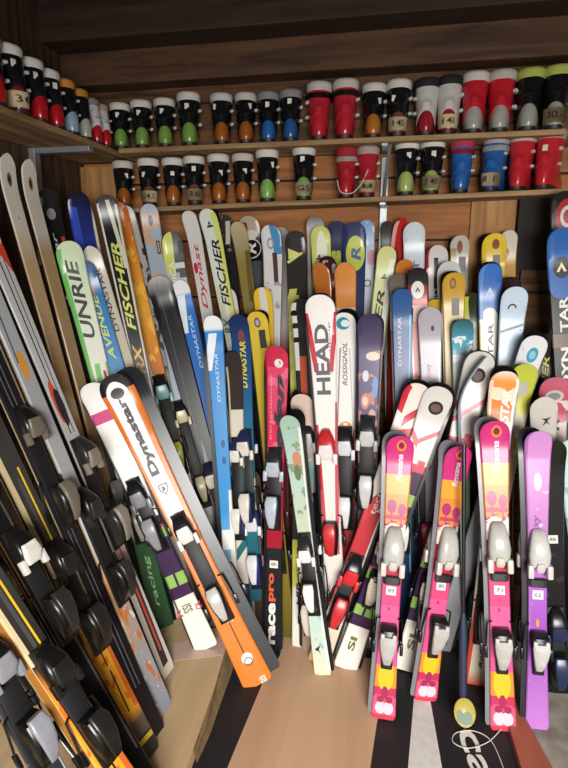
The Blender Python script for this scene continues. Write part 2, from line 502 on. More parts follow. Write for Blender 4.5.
GR = 'sunset printed child skis'
BLACK = '#141416'
def S(nm, at, T, B, w, base, layers=(), text=(), emblem=(), bind=None, mate=None, face=(0, -1, 0), roll=0, blunt=2.4,
      side='#1b1b1d', under='#1a1a1c', sticker=None, rise=0.045, lc=0.16, waist=0.70, tail=0.88, group='skis along the back wall'):
    w *= .95 if group == GR or 'blackletter' in nm else .88
    m, L = frame(B, T, face, roll)
    f = Form(L, w, waist, tail, blunt, rise, lc)
    # the tip itself, not the base line, ends at T
    m = m @ Matrix.Rotation(-math.atan2(rise * 0.8, L), 4, 'X')
    root = empty('ski', m)
    tag(root, (nm + ' ' + at).strip(), 'ski', group)
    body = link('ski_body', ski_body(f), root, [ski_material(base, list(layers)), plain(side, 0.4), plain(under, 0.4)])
    for tx in text:
        s_, v0, v1, hu, uc, colr = tx[:6]
        shear = tx[6] if len(tx) > 6 else 0.0
        off = tx[7] if len(tx) > 7 else 0.012
        def fn(a, b, v0=v0, v1=v1, hu=hu, uc=uc):
            v = v0 + (v1 - v0) * a
            return f.top(v, (uc - b * hu) * f.wt, 0.0016)
        flat_text('lettering', s_, fn, colr, root, shear, off)
    for em in emblem:
        pts, vc, uc, sz, colr = em          # polygons in ski widths around (vc, uc); x right, y towards the tip
        polys = pts if isinstance(pts[0][0], (tuple, list)) else [pts]
        verts, faces = [], []
        for pl in polys:
            i0 = len(verts)
            for a, b in pl:
                v = min(.999, vc + b * sz * f.wt / L)
                verts.append(f.top(v, (uc + a * sz) * f.wt, 0.0016))
            faces.append(tuple(range(i0, i0 + len(pl))))
        me = bpy.data.meshes.new('emblem'); me.from_pydata(verts, [], faces)
        link('emblem', me, root, [plain(colr, 0.4)])
    if bind: add_binding(root, f, *bind)
    if sticker:
        for sv in (sticker if isinstance(sticker, (list, tuple)) else [sticker]):
            bm = bmesh.new()
            vsx = add_box(bm, (-.018, -.0012, -.016), (.018, 0, .016))
            o = link('price_sticker', finish(bm, 'price_sticker', smooth=False), root, [plain('#e6e2da', 0.6)], loc=(0, -f.thick(sv) - .0005, sv * L))
            flat_text('lettering', '%d' % (60 + (len(bpy.data.objects) * 7) % 39), lambda a, b: ((a - .5) * .022, -.0016, b * .014), '#3a3a40', o)
    if mate:
        mc, dx, dz, mb, ml = mate
        mm = m @ Matrix.Translation((dx * 1.3, 0.003, dz + .006)) @ Matrix.Rotation(math.pi, 4, 'Z')
        r2 = empty('ski', mm)
        tag(r2, ml, 'ski', group)
        link('ski_body', ski_body(f), r2, [ski_material(base, list(layers)), plain(side, 0.4), plain(mc, 0.3)])
        if mb and bind: add_binding(r2, f, *bind)
    return root

TRI = [[(-1, -.6), (1, -.6), (.5, 0), (-.5, 0)], [(-.45, .1), (.45, .1), (0, 1)]]
LAMBDA = [(-.8, -.7), (-.35, -.7), (0, .1), (.35, -.7), (.8, -.7), (0, .9)]
def ring(r0, r1, n=20):
    return [[(r0 * math.cos(2 * math.pi * i / n), r0 * math.sin(2 * math.pi * i / n)), (r1 * math.cos(2 * math.pi * i / n), r1 * math.sin(2 * math.pi * i / n)),
             (r1 * math.cos(2 * math.pi * (i + 1) / n), r1 * math.sin(2 * math.pi * (i + 1) / n)), (r0 * math.cos(2 * math.pi * (i + 1) / n), r0 * math.sin(2 * math.pi * (i + 1) / n))] for i in range(n)]
def disc(r, n=20): return [(r * math.cos(2 * math.pi * i / n), r * math.sin(2 * math.pi * i / n)) for i in range(n)]
def slot(w, h): return [(-w, -h), (w, -h), (w, h), (-w, h)]

# ---------------------------------------------------------------- skis on the back wall, rear rank first
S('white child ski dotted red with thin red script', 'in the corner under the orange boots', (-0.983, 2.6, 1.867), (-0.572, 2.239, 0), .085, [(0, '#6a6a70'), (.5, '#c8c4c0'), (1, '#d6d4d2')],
  [('d', .4, 1, 34, .09, '#b03a44'), ('e', .865, -.5, .014, .3, '#c02a38')], [('Dynast', .76, .925, .9, .1, '#b8303c', .3)])
S('white and lime racing ski with slanted black capitals', 'reaching the lower shelf in the corner', (-0.883, 2.57, 1.872), (-0.448, 2.264, 0), .098,
  ['C', (0, '#1a1a1c'), (.66, '#d8dcd4')], [('r', .74, .99, .35, 1, '#d2d678', 0), ('r', .66, .82, -1, -.2, '#c8d0b8', 3)], [('FISCHER', .765, .93, .9, .15, '#202428', .35, .02), ('RX', .70, .74, .8, -.2, '#3a3e42', .3)],
  [(TRI, .965, 0, .42, '#222c50')], mate=('#101012', -.006, .02, False, 'black ski turned backwards behind the white and lime racing ski'))
S('black ski with white tip streak', 'between the white racing ski and gold one', (-0.846, 2.73, 1.856), (-0.595, 2.329, 0), .092, [(0, '#1a1a1c'), (.9, '#242226'), (1, '#3a3632')],
  [('r', .93, .985, -.1, .5, '#c8c0b6', 8), ('w', .9, 1, 30, .6, '#8a7a6a')])
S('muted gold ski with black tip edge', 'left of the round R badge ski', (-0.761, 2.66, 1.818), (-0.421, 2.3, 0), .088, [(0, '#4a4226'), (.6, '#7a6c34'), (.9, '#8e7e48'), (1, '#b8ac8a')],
  [('r', .8, .93, .2, .9, '#6a5c2c', 2)])
S('slate ski with cream tip and round R badge', 'beside the muted gold ski', (-0.732, 2.76, 1.852), (-0.567, 2.36, 0), .128, ['C', (0, '#26262a'), (.55, '#4a4e5a'), (.885, '#141416'), (.955, '#b4a892')],
  [('e', .975, -.4, .012, .28, '#a02a2e'), ('e', .955, .2, .012, .5, '#d8d0c4')], [('R', .905, .935, .8, .1, '#e6e2da', .3, .03)], [(ring(.78, .88), .92, .1, 1, '#d8d4ca')])
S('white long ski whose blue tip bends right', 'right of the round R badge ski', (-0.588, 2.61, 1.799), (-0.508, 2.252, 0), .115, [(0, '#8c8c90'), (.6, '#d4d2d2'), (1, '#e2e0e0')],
  [('r', .93, 1, .1, 1, '#4f8fc0', -3), ('e', .958, -.1, .014, .35, '#9a98a0'), ('e', .958, -.1, .009, .22, '#dcdce0'), ('r', .86, .935, .1, .6, '#5a3e42', -3), ('w', .7, .86, 18, .6, '#a8a4a6')], roll=-12)
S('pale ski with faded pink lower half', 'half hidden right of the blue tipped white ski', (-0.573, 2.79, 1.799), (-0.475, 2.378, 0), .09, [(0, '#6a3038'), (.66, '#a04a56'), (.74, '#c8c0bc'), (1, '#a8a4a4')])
S('charcoal ski with lime triangle emblem and lime zigzag block', 'behind the pink ski', (-0.468, 2.6, 1.771), (-0.335, 2.076, 0), .114, ['C', (0, '#d8d4c8'), (.14, '#c8c84a'), (.25, '#2c2a2e'), (.55, '#c8c86e'), (.84, '#34302f')],
  [('r', .80, .86, -1, -.2, '#c8c86e', 8), ('r', .82, .90, .15, 1, '#34302f', -3), ('w', .55, .8, 20, .56, '#aeb458')], [('VIP', .10, .15, .8, 0, '#222222', .3, .03)],
  [([[(-1.3, -.9), (-1.0, -1.2), (1.2, .1), (1.0, .35)], [(-1, -.6), (-1, 1), (.9, .1)]], .945, -.1, .62, '#d8d67c'), ([(-.9, -.3), (-.9, .6), (.0, .15)], .946, -.1, .6, '#55542c')])
S('grey and white rounded ski tip', 'behind the lime white triangle ski at the shelf', (-0.398, 2.75, 1.846), (-0.332, 2.35, 0), .098, [(0, '#3a3638'), (.9, '#b4aca8'), (.97, '#d4ccc8'), (1, '#6a6466')])
S('lime ski with white middle and small triangle emblem', 'behind two orange skis', (-0.363, 2.68, 1.796), (-0.267, 2.331, 0), .108, [(0, '#3c3c3c'), (.5, '#c8ce60'), (1, '#cfd676')],
  [('e', .93, .1, .06, .55, '#eef0dc'), ('r', .8, .88, -.9, -.3, '#3a3a2a', 4)], [], [(TRI, .925, -.2, .36, '#2c3040')], mate=('#2a2a2c', -.005, .01, False, 'dark ski turned backwards behind the lime and white triangle ski'))
S('navy ski with yellow green side patch', 'left of the navy ski with lime disc', (-0.292, 2.75, 1.822), (-0.219, 2.372, 0), .105, [(0, '#1a2038'), (1, '#2a3258')], [('r', .86, .93, -1, .4, '#b4b84a', 0), ('w', .86, .93, 40, .55, '#2a3258')])
S('navy ski with lime disc and blue letter', 'on the back wall', (-0.208, 2.71, 1.814), (-0.138, 2.38, 0), .128, [(0, '#161a2c'), (.6, '#262e50'), (1, '#303a66')], [('e', .925, .1, .044, .82, '#c6cc58')], [('R', .908, .942, .8, .15, '#3c6aa0', .2, .03)])
S('snowy light blue ski with white peaks and faint pink', 'right of the navy disc ski', (-0.153, 2.73, 1.824), (-0.067, 2.395, 0), .088, [(0, '#4a4a58'), (.75, '#9aa6b8'), (.86, '#d8dce4'), (.93, '#b8cce4'), (1, '#7aa4d4')],
  [('w', .84, 1, 20, .55, '#e4e8f0'), ('e', .91, .6, .02, .5, '#d8a0b8')], [], [(ring(.55, .75), .845, .1, .6, '#2a3450')])
S('slim black ski tip', 'between the metal bracket and the red ski', (-0.057, 2.76, 1.82), (0.046, 2.441, 0), .07, [(0, '#1a1a1c'), (1, '#242022')])
S('bright red pointed ski seen half from the side', 'right of the grey metal bracket', (0.011, 2.73, 1.835), (0.009, 2.402, 0), .085, [(0, '#6a1a1e'), (1, '#c0302e')], [('r', .86, .99, -1, -.5, '#e8a8a0', 0)], blunt=1.6, roll=35)
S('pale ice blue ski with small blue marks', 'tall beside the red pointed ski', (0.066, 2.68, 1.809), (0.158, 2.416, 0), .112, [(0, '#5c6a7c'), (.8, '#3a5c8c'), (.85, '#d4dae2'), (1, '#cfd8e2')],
  [('w', .82, .87, 26, .5, '#4a74ac')], [('T', .885, .91, .5, .2, '#4a6aa0', 0, .03)])
S('white ski with black centre stripe and red border', 'right of the pale ice blue ski', (0.174, 2.7, 1.708), (0.238, 2.432, 0), .115, ['C', (0, '#5a2424'), (.55, '#d8d4d0')],
  [('r', .5, 1, -1, -.72, '#a02830'), ('r', .5, .97, -.25, .12, '#1c1c1e'), ('w', .55, .9, 22, .62, '#b8b0ac')], [('TECNO', .80, .89, .32, -.06, '#e2e0dc', 0, .02)], mate=('#8a2028', .004, .008, False, 'dark red ski turned backwards behind the white black striped ski'))
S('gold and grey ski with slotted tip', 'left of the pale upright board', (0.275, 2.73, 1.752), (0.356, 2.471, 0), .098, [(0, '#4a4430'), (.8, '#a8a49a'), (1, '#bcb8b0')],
  [('r', .7, .97, -1, -.35, '#9a8a34'), ('e', .972, 0, .016, .3, '#8c4a34')], [], [([slot(.5, 1.1)], .93, .3, .7, '#241f1a'), ([slot(.22, .75)], .93, .3, .7, '#b4b0a6')], mate=('#241c14', 0, .01, False, 'brown edged ski turned backwards behind the gold and grey slotted ski'))
S('bright yellow ski with copper tip rivet', 'in front of the pale upright board', (0.421, 2.7, 1.759), (0.509, 2.486, 0), .122, [(0, '#6a5a1a'), (.7, '#d0a828'), (1, '#e8c63a')],
  [('e', .975, .1, .012, .3, '#8a4a30')], [], [([slot(.42, .9)], .93, .2, .7, '#241d14'), ([slot(.18, .6)], .93, .2, .7, '#e8c63a')], mate=('#161616', -.006, .012, False, 'black edged ski turned backwards behind the bright yellow riveted ski'))
S('cream tipped ochre ski with rivet', 'right behind the bright yellow riveted ski', (0.488, 2.75, 1.773), (0.582, 2.516, 0), .088, [(0, '#5a4426'), (.85, '#c08a3a'), (.93, '#c89a4c'), (.96, '#d8cfc2'), (1, '#d8cfc4')], [('e', .945, -.2, .014, .3, '#7a4a34')])
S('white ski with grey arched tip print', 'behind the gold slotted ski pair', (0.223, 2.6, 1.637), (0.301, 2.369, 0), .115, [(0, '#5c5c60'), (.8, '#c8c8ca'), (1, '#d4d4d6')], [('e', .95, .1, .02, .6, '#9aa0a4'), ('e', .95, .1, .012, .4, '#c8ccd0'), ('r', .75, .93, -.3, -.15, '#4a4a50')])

# second rank
S('dark maroon ski with patterned tip', 'behind the light blue ski on the right', (0.482, 2.6, 1.573), (0.551, 2.419, 0), .112, [(0, '#1e1416'), (.9, '#3c2226'), (1, '#2c1c20')], [('w', .85, 1, 22, .58, '#6c3038')])
S('dark red ski with pale skull like markings', 'between the two orange skis', (-0.316, 2.58, 1.659), (-0.221, 2.265, 0), .095, [(0, '#2a1416'), (.9, '#5a2026'), (1, '#2c1618')], [('w', .86, .99, 24, .56, '#b8a8a0')])
S('plain orange round tipped ski', 'behind the big white and red ski', (-0.337, 2.5, 1.632), (-0.285, 2.223, 0), .105, [(0, '#7a3a14'), (.9, '#b8682c'), (1, '#c87a38')], [], face=(-.5, -1, 0), blunt=2.0)
S('orange round tipped ski with a handwritten price strip', 'above the white and teal ski', (-0.223, 2.46, 1.633), (-0.152, 2.221, -0), .108, [(0, '#7a3a14'), (.9, '#cc8038'), (1, '#d88c42')],
  [('r', .845, .885, -1, 1, '#dcc4ac')], [('90/160', .865, .866, .3, 0, '#4a3a30')], blunt=2.0)
S('orange blunt ski tip', 'behind the grey tip by the red ski', (0.032, 2.57, 1.645), (0.065, 2.337, 0), .095, [(0, '#8a4218'), (1, '#cc7a34')])
S('grey brown ski tip', 'just above the dark blue ski in the middle', (0.004, 2.5, 1.586), (0.092, 2.298, 0), .09, [(0, '#a05a28'), (.8, '#a8602c'), (.88, '#8a8074'), (1, '#6a6258')], [('r', .85, .9, -1, 1, '#c4b49c', 0)])
S('tall yellow green ski with long black capitals', 'leaning left behind the cosmic purple ski', (-0.045, 2.6, 1.702), (-0.195, 2.33, 0), .098, [(0, '#6a6a4a'), (.7, '#c8cc70'), (.9, '#e2e4a8'), (1, '#d4d88c')],
  [('r', .5, .97, .3, .9, '#f0f0e0', 0)], [('FISCHER', .62, .89, .75, -.1, '#1e2022', .25, .02)], [(TRI, .925, .0, .36, '#2c3040')], mate=('#1c1a1c', .004, .012, True, 'black ski turned backwards behind the tall yellow green lettered ski'), bind=(.52, .3, 'std', '#1a1a1c', '#8a8a90'))
S('red ski with black tip, white badge and pink tag', 'right of the dark blue ski', (0.081, 2.43, 1.613), (0.215, 2.266, -0), .100, ['C', (0, '#8a1c22'), (.955, '#17171a')],
  [('r', .0, .92, -1, 1, '#cc2430', 0), ('e', .945, 0, .022, .62, '#e6e4e0'), ('r', .865, .905, -1, 1, '#e0b0a0'), ('r', .3, .84, -1, -.72, '#e8e0e0')], [('ATOMIC', .58, .80, .7, .25, '#ece8e4', 0, .03), ('20.-', .884, .886, .3, .2, '#7a3a34')], [(LAMBDA, .945, 0, .3, '#1c1c20')], bind=(.5, .3, 'std', '#1c1c1e', '#b03038'))
S('yellow tipped black ski with keyhole slot', 'peeking over the grey round tipped ski', (0.17, 2.56, 1.473), (0.27, 2.363, 0), .10, [(0, '#26221a'), (.8, '#3a341e'), (.86, '#c8b68a'), (.92, '#c8a42c'), (1, '#d4b030')], [], [], [([slot(.45, .6)], .955, 0, .6, '#1c1814')])
S('mustard ski with rivet and long black slot', 'right of the grey round tipped ski', (0.234, 2.46, 1.593), (0.328, 2.317, -0), .108, [(0, '#5c4a1a'), (.6, '#a8862a'), (1, '#caa034')],
  [('e', .973, -.1, .014, .28, '#8a5a34'), ('e', .973, -.1, .009, .18, '#b08a5a')], [], [([slot(.46, 1.1)], .912, .15, .7, '#221c14'), ([slot(.2, .78)], .912, .15, .7, '#c09a32')], mate=('#2c2410', -.003, .01, True, 'dark ski turned backwards behind the mustard slotted ski'), bind=(.5, .3, 'std', '#1c1a18', '#7a7a7c'))
S('lime and black ski', 'squeezed left of the blue and white ski', (0.321, 2.54, 1.506), (0.416, 2.363, 0), .10, [(0, '#1a1c18'), (.9, '#202420'), (1, '#303424')], [('r', .8, .99, -1, -.1, '#b8c048', -3)], blunt=1.9)
S('blue ski turning white below with grey capitals', 'in front of the pale upright board', (0.384, 2.5, 1.629), (0.468, 2.331, 0), .108, ['C', (0, '#3a3a3c'), (.4, '#e4e2de'), (.86, '#3a70c0')],
  [('e', .86, 0, .03, .8, '#e8e6e0'), ('r', .86, 1, -1, -.6, '#5a8ed0'), ('r', .5, .85, -1, -.84, '#d8b83a')], [('NASTAR', .68, .85, .42, .1, '#55585e', 0, .015)], [(LAMBDA, .93, 0, .5, '#c8d0dc')], mate=('#2a2a30', .006, .014, True, 'dark ski turned backwards behind the blue ski turning white'), bind=(.48, .27, 'std', '#1a1a1c', '#3a5a9a'))
S('ice blue ski with a dark oval badge', 'right of the blue ski turning white', (0.475, 2.42, 1.539), (0.466, 2.289, 0), .118, [(0, '#6a7888'), (.5, '#8fa4bc'), (.8, '#b4cce4'), (1, '#cfe0f0')],
  [('b', .888, .895, -.9, .9, '#2a3440', .012), ('w', .6, .8, 14, .6, '#e4ecf4'), ('w', .86, .89, 30, .62, '#2a3440')], [], [(ring(.55, .85)[:11], .945, -.1, .4, '#26303a')])
S('dotted white child ski with a teal square badge', 'above the dark blue yellow lettered ski', (-0.787, 2.56, 1.511), (-0.534, 2.202, 0), .092, [(0, '#8a7a72'), (.6, '#ccbcb2'), (1, '#dcd0c8')], [('d', .4, 1, 30, .10, '#a84a52')], [], [([slot(.6, .6)], .93, .1, .6, '#3f8a8c'), ([slot(.3, .3)], .93, .1, .6, '#7ab4b0')])
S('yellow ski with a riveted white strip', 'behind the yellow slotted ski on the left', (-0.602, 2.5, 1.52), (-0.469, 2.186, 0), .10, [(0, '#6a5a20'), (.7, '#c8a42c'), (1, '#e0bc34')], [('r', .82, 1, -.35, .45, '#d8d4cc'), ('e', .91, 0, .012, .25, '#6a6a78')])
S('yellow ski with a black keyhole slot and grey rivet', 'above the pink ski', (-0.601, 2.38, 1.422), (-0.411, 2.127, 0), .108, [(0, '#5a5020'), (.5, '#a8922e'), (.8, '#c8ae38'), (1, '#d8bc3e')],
  [('e', .968, 0, .015, .3, '#5c5460'), ('e', .968, 0, .009, .18, '#b0a8b0')], [], [([slot(.45, 1.2)], .918, .3, .7, '#2a241c'), ([slot(.18, .85)], .918, .3, .7, '#d0b43a')], mate=('#1a1712', -.006, .012, True, 'black edged ski turned backwards behind the yellow keyhole ski'), bind=(.48, .27, 'std', '#1a1a1e', '#b8a888'))
S('blue to teal ski with yellow slanted capitals', 'left of the yellow keyhole ski', (-0.684, 2.38, 1.407), (-0.535, 2.069, 0), .105, [(0, '#1c3c50'), (.55, '#2f7a8c'), (.7, '#2c6a94'), (.9, '#24487e'), (1, '#1c2c54')],
  [('e', .935, .1, .02, .35, '#7a4a44'), ('r', .5, .62, -1, .5, '#cfcab8', 6), ('r', .46, .5, -1, 1, '#c8c2b0', 6), ('r', .38, .44, -.3, 1, '#c8c2b0', -6)], [('DYNASTAR', .775, .92, .62, .15, '#e0cc34', .25, .03)],
  mate=('#1a1a20', -.004, .014, True, 'dark ski turned backwards behind the blue to teal ski'), bind=(.61, .42, 'std', '#242a52', '#d8d4c8'))
S('dark blue ski with white capitals', 'left of the red ski with white badge', (0.023, 2.4, 1.527), (0.101, 2.23, 0), .098, [(0, '#14203c'), (.8, '#1f4684'), (1, '#2a5a98')],
  [('r', .2, .93, .75, 1, '#6ab8e4'), ('r', .2, .9, .62, .75, '#14203c')], [('DYNASTAR', .79, .925, .34, -.25, '#d0d8e2', 0, .01)], mate=('#101014', .004, .006, True, 'black ski turned backwards behind the dark blue white lettered ski'), bind=(.52, .32, 'std', '#1a1a1e', '#dcdcdc'))
S('grey round tipped ski with pink word', 'right of the red white badge ski', (0.137, 2.34, 1.46), (0.239, 2.23, 0), .11, [(0, '#6a646c'), (.6, '#a49ca6'), (1, '#b4aeb8')], [('r', .1, .9, .72, .95, '#d4d0d8'), ('w', .6, .8, 10, .58, '#8a8690'), ('e', .94, .2, .008, .14, '#4a464c')], [('roxy', .80, .84, .4, -.1, '#b8607a')], blunt=2.0)
S('teal and white ski with icy mountain print', 'left of the blue ski turning white', (0.273, 2.38, 1.41), (0.357, 2.267, 0), .10, [(0, '#3a4a3a'), (.7, '#8ab08a'), (.84, '#e0e8e4'), (.92, '#5cb4cc'), (1, '#3c5a5c')], [('w', .75, .95, 20, .52, '#e8f0f0'), ('r', .6, .82, .2, 1, '#2c4c6c', 2)])

S('white and teal striped ski with navy binding', 'half hidden right of the sky blue ski', (-0.697, 2.32, 1.251), (-0.588, 2.065, 0), .088, ['C', (0, '#2a2a2c'), (.2, '#d4cfc2'), (.5, '#2c6a74'), (.6, '#d8d2c4'), (.8, '#3a3230')], [('b', .3, .34, -1, 1, '#2c6a74', .03), ('r', .2, .95, -1, -.7, '#c8b89a')], bind=(.66, .43, 'std', '#262c58', '#e0dcd2'))
S('brown ski with cream stripes', 'low between the orange tailed ski and the pink red ski', (-0.607, 2.26, 0.73), (-0.509, 2.054, 0), .10, [(0, '#3a2a22'), (1, '#4a362c')], [('b', .5, .56, -1, 1, '#d0c4ac', -.06), ('b', .66, .71, -1, 1, '#d0c4ac', -.06), ('r', 0, .4, -1, -.6, '#8a8478')], bind=(.72, .45, 'std', '#2a3068', '#d8d8dc'))

# third rank
S('black ski with white ladder marks at its tip', 'left of the huge lettered ski', (-0.394, 2.34, 1.484), (-0.275, 2.088, 0), .11, [(0, '#151517'), (1, '#1c1a1c')], [('r', .80, .99, -1, -.5, '#d0ccc8', 0), ('r', .955, .97, -1, -.4, '#151517', 9), ('r', .92, .935, -1, -.4, '#151517', 9), ('r', .88, .895, -1, -.4, '#151517', 9), ('r', .3, .84, -.5, .2, '#b04a2a', 0)], bind=(.62, .42, 'std', '#1c1c1e', '#b8b8bc'))
S('cosmic purple ski covered with planets and swirls', 'left of the light metal bracket line', (-0.096, 2.19, 1.441), (-0.075, 2.065, 0), .112, [(0, '#1a161c'), (.5, '#3c2c3a'), (.75, '#5c4a72'), (.9, '#54486e'), (1, '#3e3650')],
  [('w', .55, .9, 16, .56, '#b07a6a'), ('e', .885, .3, .012, .6, '#d8c8b8'), ('e', .83, -.3, .016, .28, '#c8ccd8'), ('e', .76, -.3, .022, .42, '#c87a68'), ('e', .76, -.3, .013, .26, '#e0c0b0'), ('e', .72, .4, .018, .36, '#c8a090'), ('e', .70, -.5, .015, .3, '#4a86b8'), ('e', .66, .2, .02, .4, '#a8509a'), ('e', .80, .6, .03, .25, '#5a8cc0')],
  bind=(.68, .52, 'std', '#2a2a2c', '#c4c4c4'), mate=('#17161a', .004, -.004, True, 'black ski turned backwards behind the cosmic purple ski'))
S('white ski with teal tip swirl and orange star', 'right of the huge lettered ski', (-0.207, 2.3, 1.433), (-0.145, 2.134, 0), .108, ['C', (0, '#b8303a'), (.2, '#a02a34'), (.66, '#eae6e2')],
  [('e', .970, -.1, .018, .6, '#3a8ca4'), ('e', .970, .1, .010, .4, '#d8e8ec'), ('r', .66, .9, -.75, -.6, '#8c8c90', 2), ('r', .66, .9, .6, .7, '#b8b4b4', -2), ('e', .655, 0, .03, .9, '#e0903a'), ('r', .55, .68, -.22, .22, '#efe9e2'), ('r', .56, .66, -.9, -.4, '#c05058', 3), ('r', .56, .66, .4, .9, '#c05058', -3)],
  [('ROSSIGNOL', .79, .915, .42, 0, '#26262a', .3, .012)], bind=(.63, .43, 'std', '#1c1c1f', '#d8d8da'), mate=('#161618', .004, .016, True, 'black ski turned backwards behind the white teal swirl ski'), roll=0)
S('big white and red ski with huge black capitals', 'standing in the middle', (-0.293, 2.16, 1.514), (-0.177, 2.063, 0), .134, [(0, '#d8d0c8'), (.5, '#e6e0da'), (1, '#f0eeec')],
  [('r', .80, .955, -1, -.62, '#c83a4a', -3), ('r', .80, .955, .66, 1, '#c83a4a', 3), ('r', .3, .66, -1, -.6, '#cc4450', -.8), ('r', .3, .72, .62, 1, '#c85a66', 1.2), ('r', .48, .64, -.95, -.75, '#a82834')],
  [('HEAD', .74, .925, .95, -.05, '#55505c', 0, .03), ('worldcup', .79, .93, .18, .52, '#a85a62')],
  bind=(.61, .36, 'bare', '#c42c34', '#e4dedc', '#c42c34'), mate=('#141416', -.008, .004, True, 'black ski turned backwards behind the big white and red ski'), waist=.66)
S('pink red ski with dark slanted lettering, black tail', 'left of the mint painted ski', (-0.477, 2.22, 1.299), (-0.457, 2.045, 0), .112, ['C', (0, '#222226'), (.34, '#a01c30'), (.40, '#c42c48'), (.62, '#d4365a'), (.78, '#d8486c'), (.93, '#c82f4e')],
  [('w', .62, .93, 10, .56, '#e46a88'), ('r', .45, .98, -1, -.82, '#b8283e')], [('elan', .66, .91, .85, .25, '#33202c', .35, .05), ('performance', .7, .9, .14, -.45, '#e8a8b4'), ('race', .02, .16, .62, -.1, '#e8e4de', 0, .04), ('pro', .165, .26, .62, -.1, '#d85a34', 0, .04)],
  [(disc(.42), .945, .2, .9, '#e8e2e0'), ([(-.2, -.25), (.25, -.25), (.1, .3), (-.1, .0)], .945, .2, .9, '#222024')], bind=(.63, .48, 'std', '#26282e', '#b4bcc8'), sticker=.29, mate=('#131316', -.010, -.01, False, 'black ski turned backwards behind the pink red ski'))
S('blush ski fading to teal and rust', 'right of the pink red ski', (-0.371, 2.22, 1.1), (-0.289, 2.06, 0), .108, [(0, '#8a7a6a'), (.5, '#c07a60'), (.7, '#5a8c8c'), (.82, '#d0b4aa'), (1, '#d8c0b8')], [('w', .4, .75, 12, .56, '#d0b89a')], bind=(.36, .16, 'std', '#18181a', '#d0c8bc'), mate=('#151517', -.010, .012, False, 'black ski turned backwards behind the blush ski'))
S('pale mint ski with painted flowers', 'its tail standing on the cardboard in front', (-0.392, 2.04, 1.058), (-0.224, 1.93, 0.008), .092, [(0, '#cfd2bc'), (.25, '#b4ccc4'), (.5, '#c4c8ac'), (.75, '#b0c8bc'), (1, '#9fbcae')],
  [('w', .6, .98, 14, .58, '#8a9a7c'), ('e', .83, .2, .03, .5, '#c08a6a'), ('e', .78, .1, .03, .4, '#6a7a5a'), ('w', .05, .4, 9, .58, '#8ab8c4'), ('r', .02, .95, .74, 1, '#e0e4e0')], [], [([(-.6, .2), (-.1, .5), (.5, 1.0), (.1, .1), (.3, -.9), (.0, -.2), (-.5, -.1)], .10, -.1, .55, '#26282a')],
  bind=(.50, .33, 'std', '#26262a', '#e4e2de'), mate=('#131315', .010, .006, True, 'black ski turned backwards behind the pale mint ski'), blunt=2.0)

# fourth rank: leaning sideways
S('red and white ski with faceted pattern', 'leaning left behind the leftmost sunset ski', (0.108, 2.14, 1.182), (-0.254, 1.995, 0.008), .118, ['C', (0, '#d8c6b4'), (.2, '#d4483a'), (.3, '#b82c34'), (.56, '#e8e0d8')],
  [('b', .88, .97, -1, -.55, '#c8323c', -.02), ('b', .865, .90, -.3, 1, '#c8323c', .05), ('b', .775, .845, -.9, .75, '#c8323c', .02), ('b', .66, .75, -1, .9, '#c8323c', -.06), ('b', .55, .63, -1, .8, '#c8323c', .05), ('r', .02, .28, -1, .2, '#d8cdbc', 1.5), ('r', .0, .05, -1, 1, '#c8a85a'), ('r', .3, 1, .8, 1, '#e8e4de')],
  [('ROSSIGNOL', .08, .28, .6, -.3, '#6a3430', .2), ('tecno', .55, .66, .4, .0, '#d8d0c8')], [(LAMBDA, .82, 0, .35, '#efe6e0')], bind=(.36, .22, 'std', '#1b1b1d', '#d02c34', '#c42c34'), mate=('#141416', .008, .006, True, 'black ski turned backwards behind the red and white faceted ski'))
PURPLE = ['C', (0, '#e4dfd6'), (.16, '#3a2044'), (.72, '#d6d2cc')]
PURP_L = [('r', .20, .235, -1, -.15, '#8cb45c', 1), ('r', .20, .235, .1, 1, '#8cb45c', 1), ('r', .33, .37, -1, 1, '#8cb45c'), ('r', .362, .372, -1, 1, '#c85a6a'), ('r', .60, .64, -1, 1, '#8cb45c'), ('r', .715, .74, -1, 1, '#c84a58', 0), ('e', .93, .1, .022, .5, '#2c2626'), ('e', .93, .1, .013, .34, '#6a5450'), ('b', .815, .832, -1, 1, '#c8525c', .035), ('b', .775, .80, -1, -.3, '#c8525c', -.05), ('r', .74, .755, .2, .8, '#c8525c')]
S('white tipped purple ski with a dark oval', 'leaning left between two sunset skis', (0.185, 2.12, 1.178), (-0.14, 1.984, 0.006), .128, PURPLE, PURP_L, [('ROSSIGNOL', .10, .105, .18, 0, '#5a5236'), ('SI', .07, .12, .5, -.1, '#6a6a3a', 0, .03)],
  bind=(.5, .32, 'kid', '#d8d0bc', '#d8d0bc'), mate=('#1a181c', .010, .006, True, 'dark ski turned backwards behind the left white tipped purple ski'))
S('white tipped purple ski with a dark oval', 'behind the dark pole', (0.337, 2.22, 1.301), (0.106, 2.022, 0.006), .128, PURPLE, PURP_L, [('SI', .07, .12, .5, -.1, '#6a6a3a', 0, .03), ('20', .06, .09, .5, .6, '#a83a44', 0, .03)],
  bind=(.44, .27, 'kid', '#d8d0bc', '#d8d0bc'), mate=('#1a181c', .012, .004, True, 'dark ski turned backwards behind the right white tipped purple ski'))
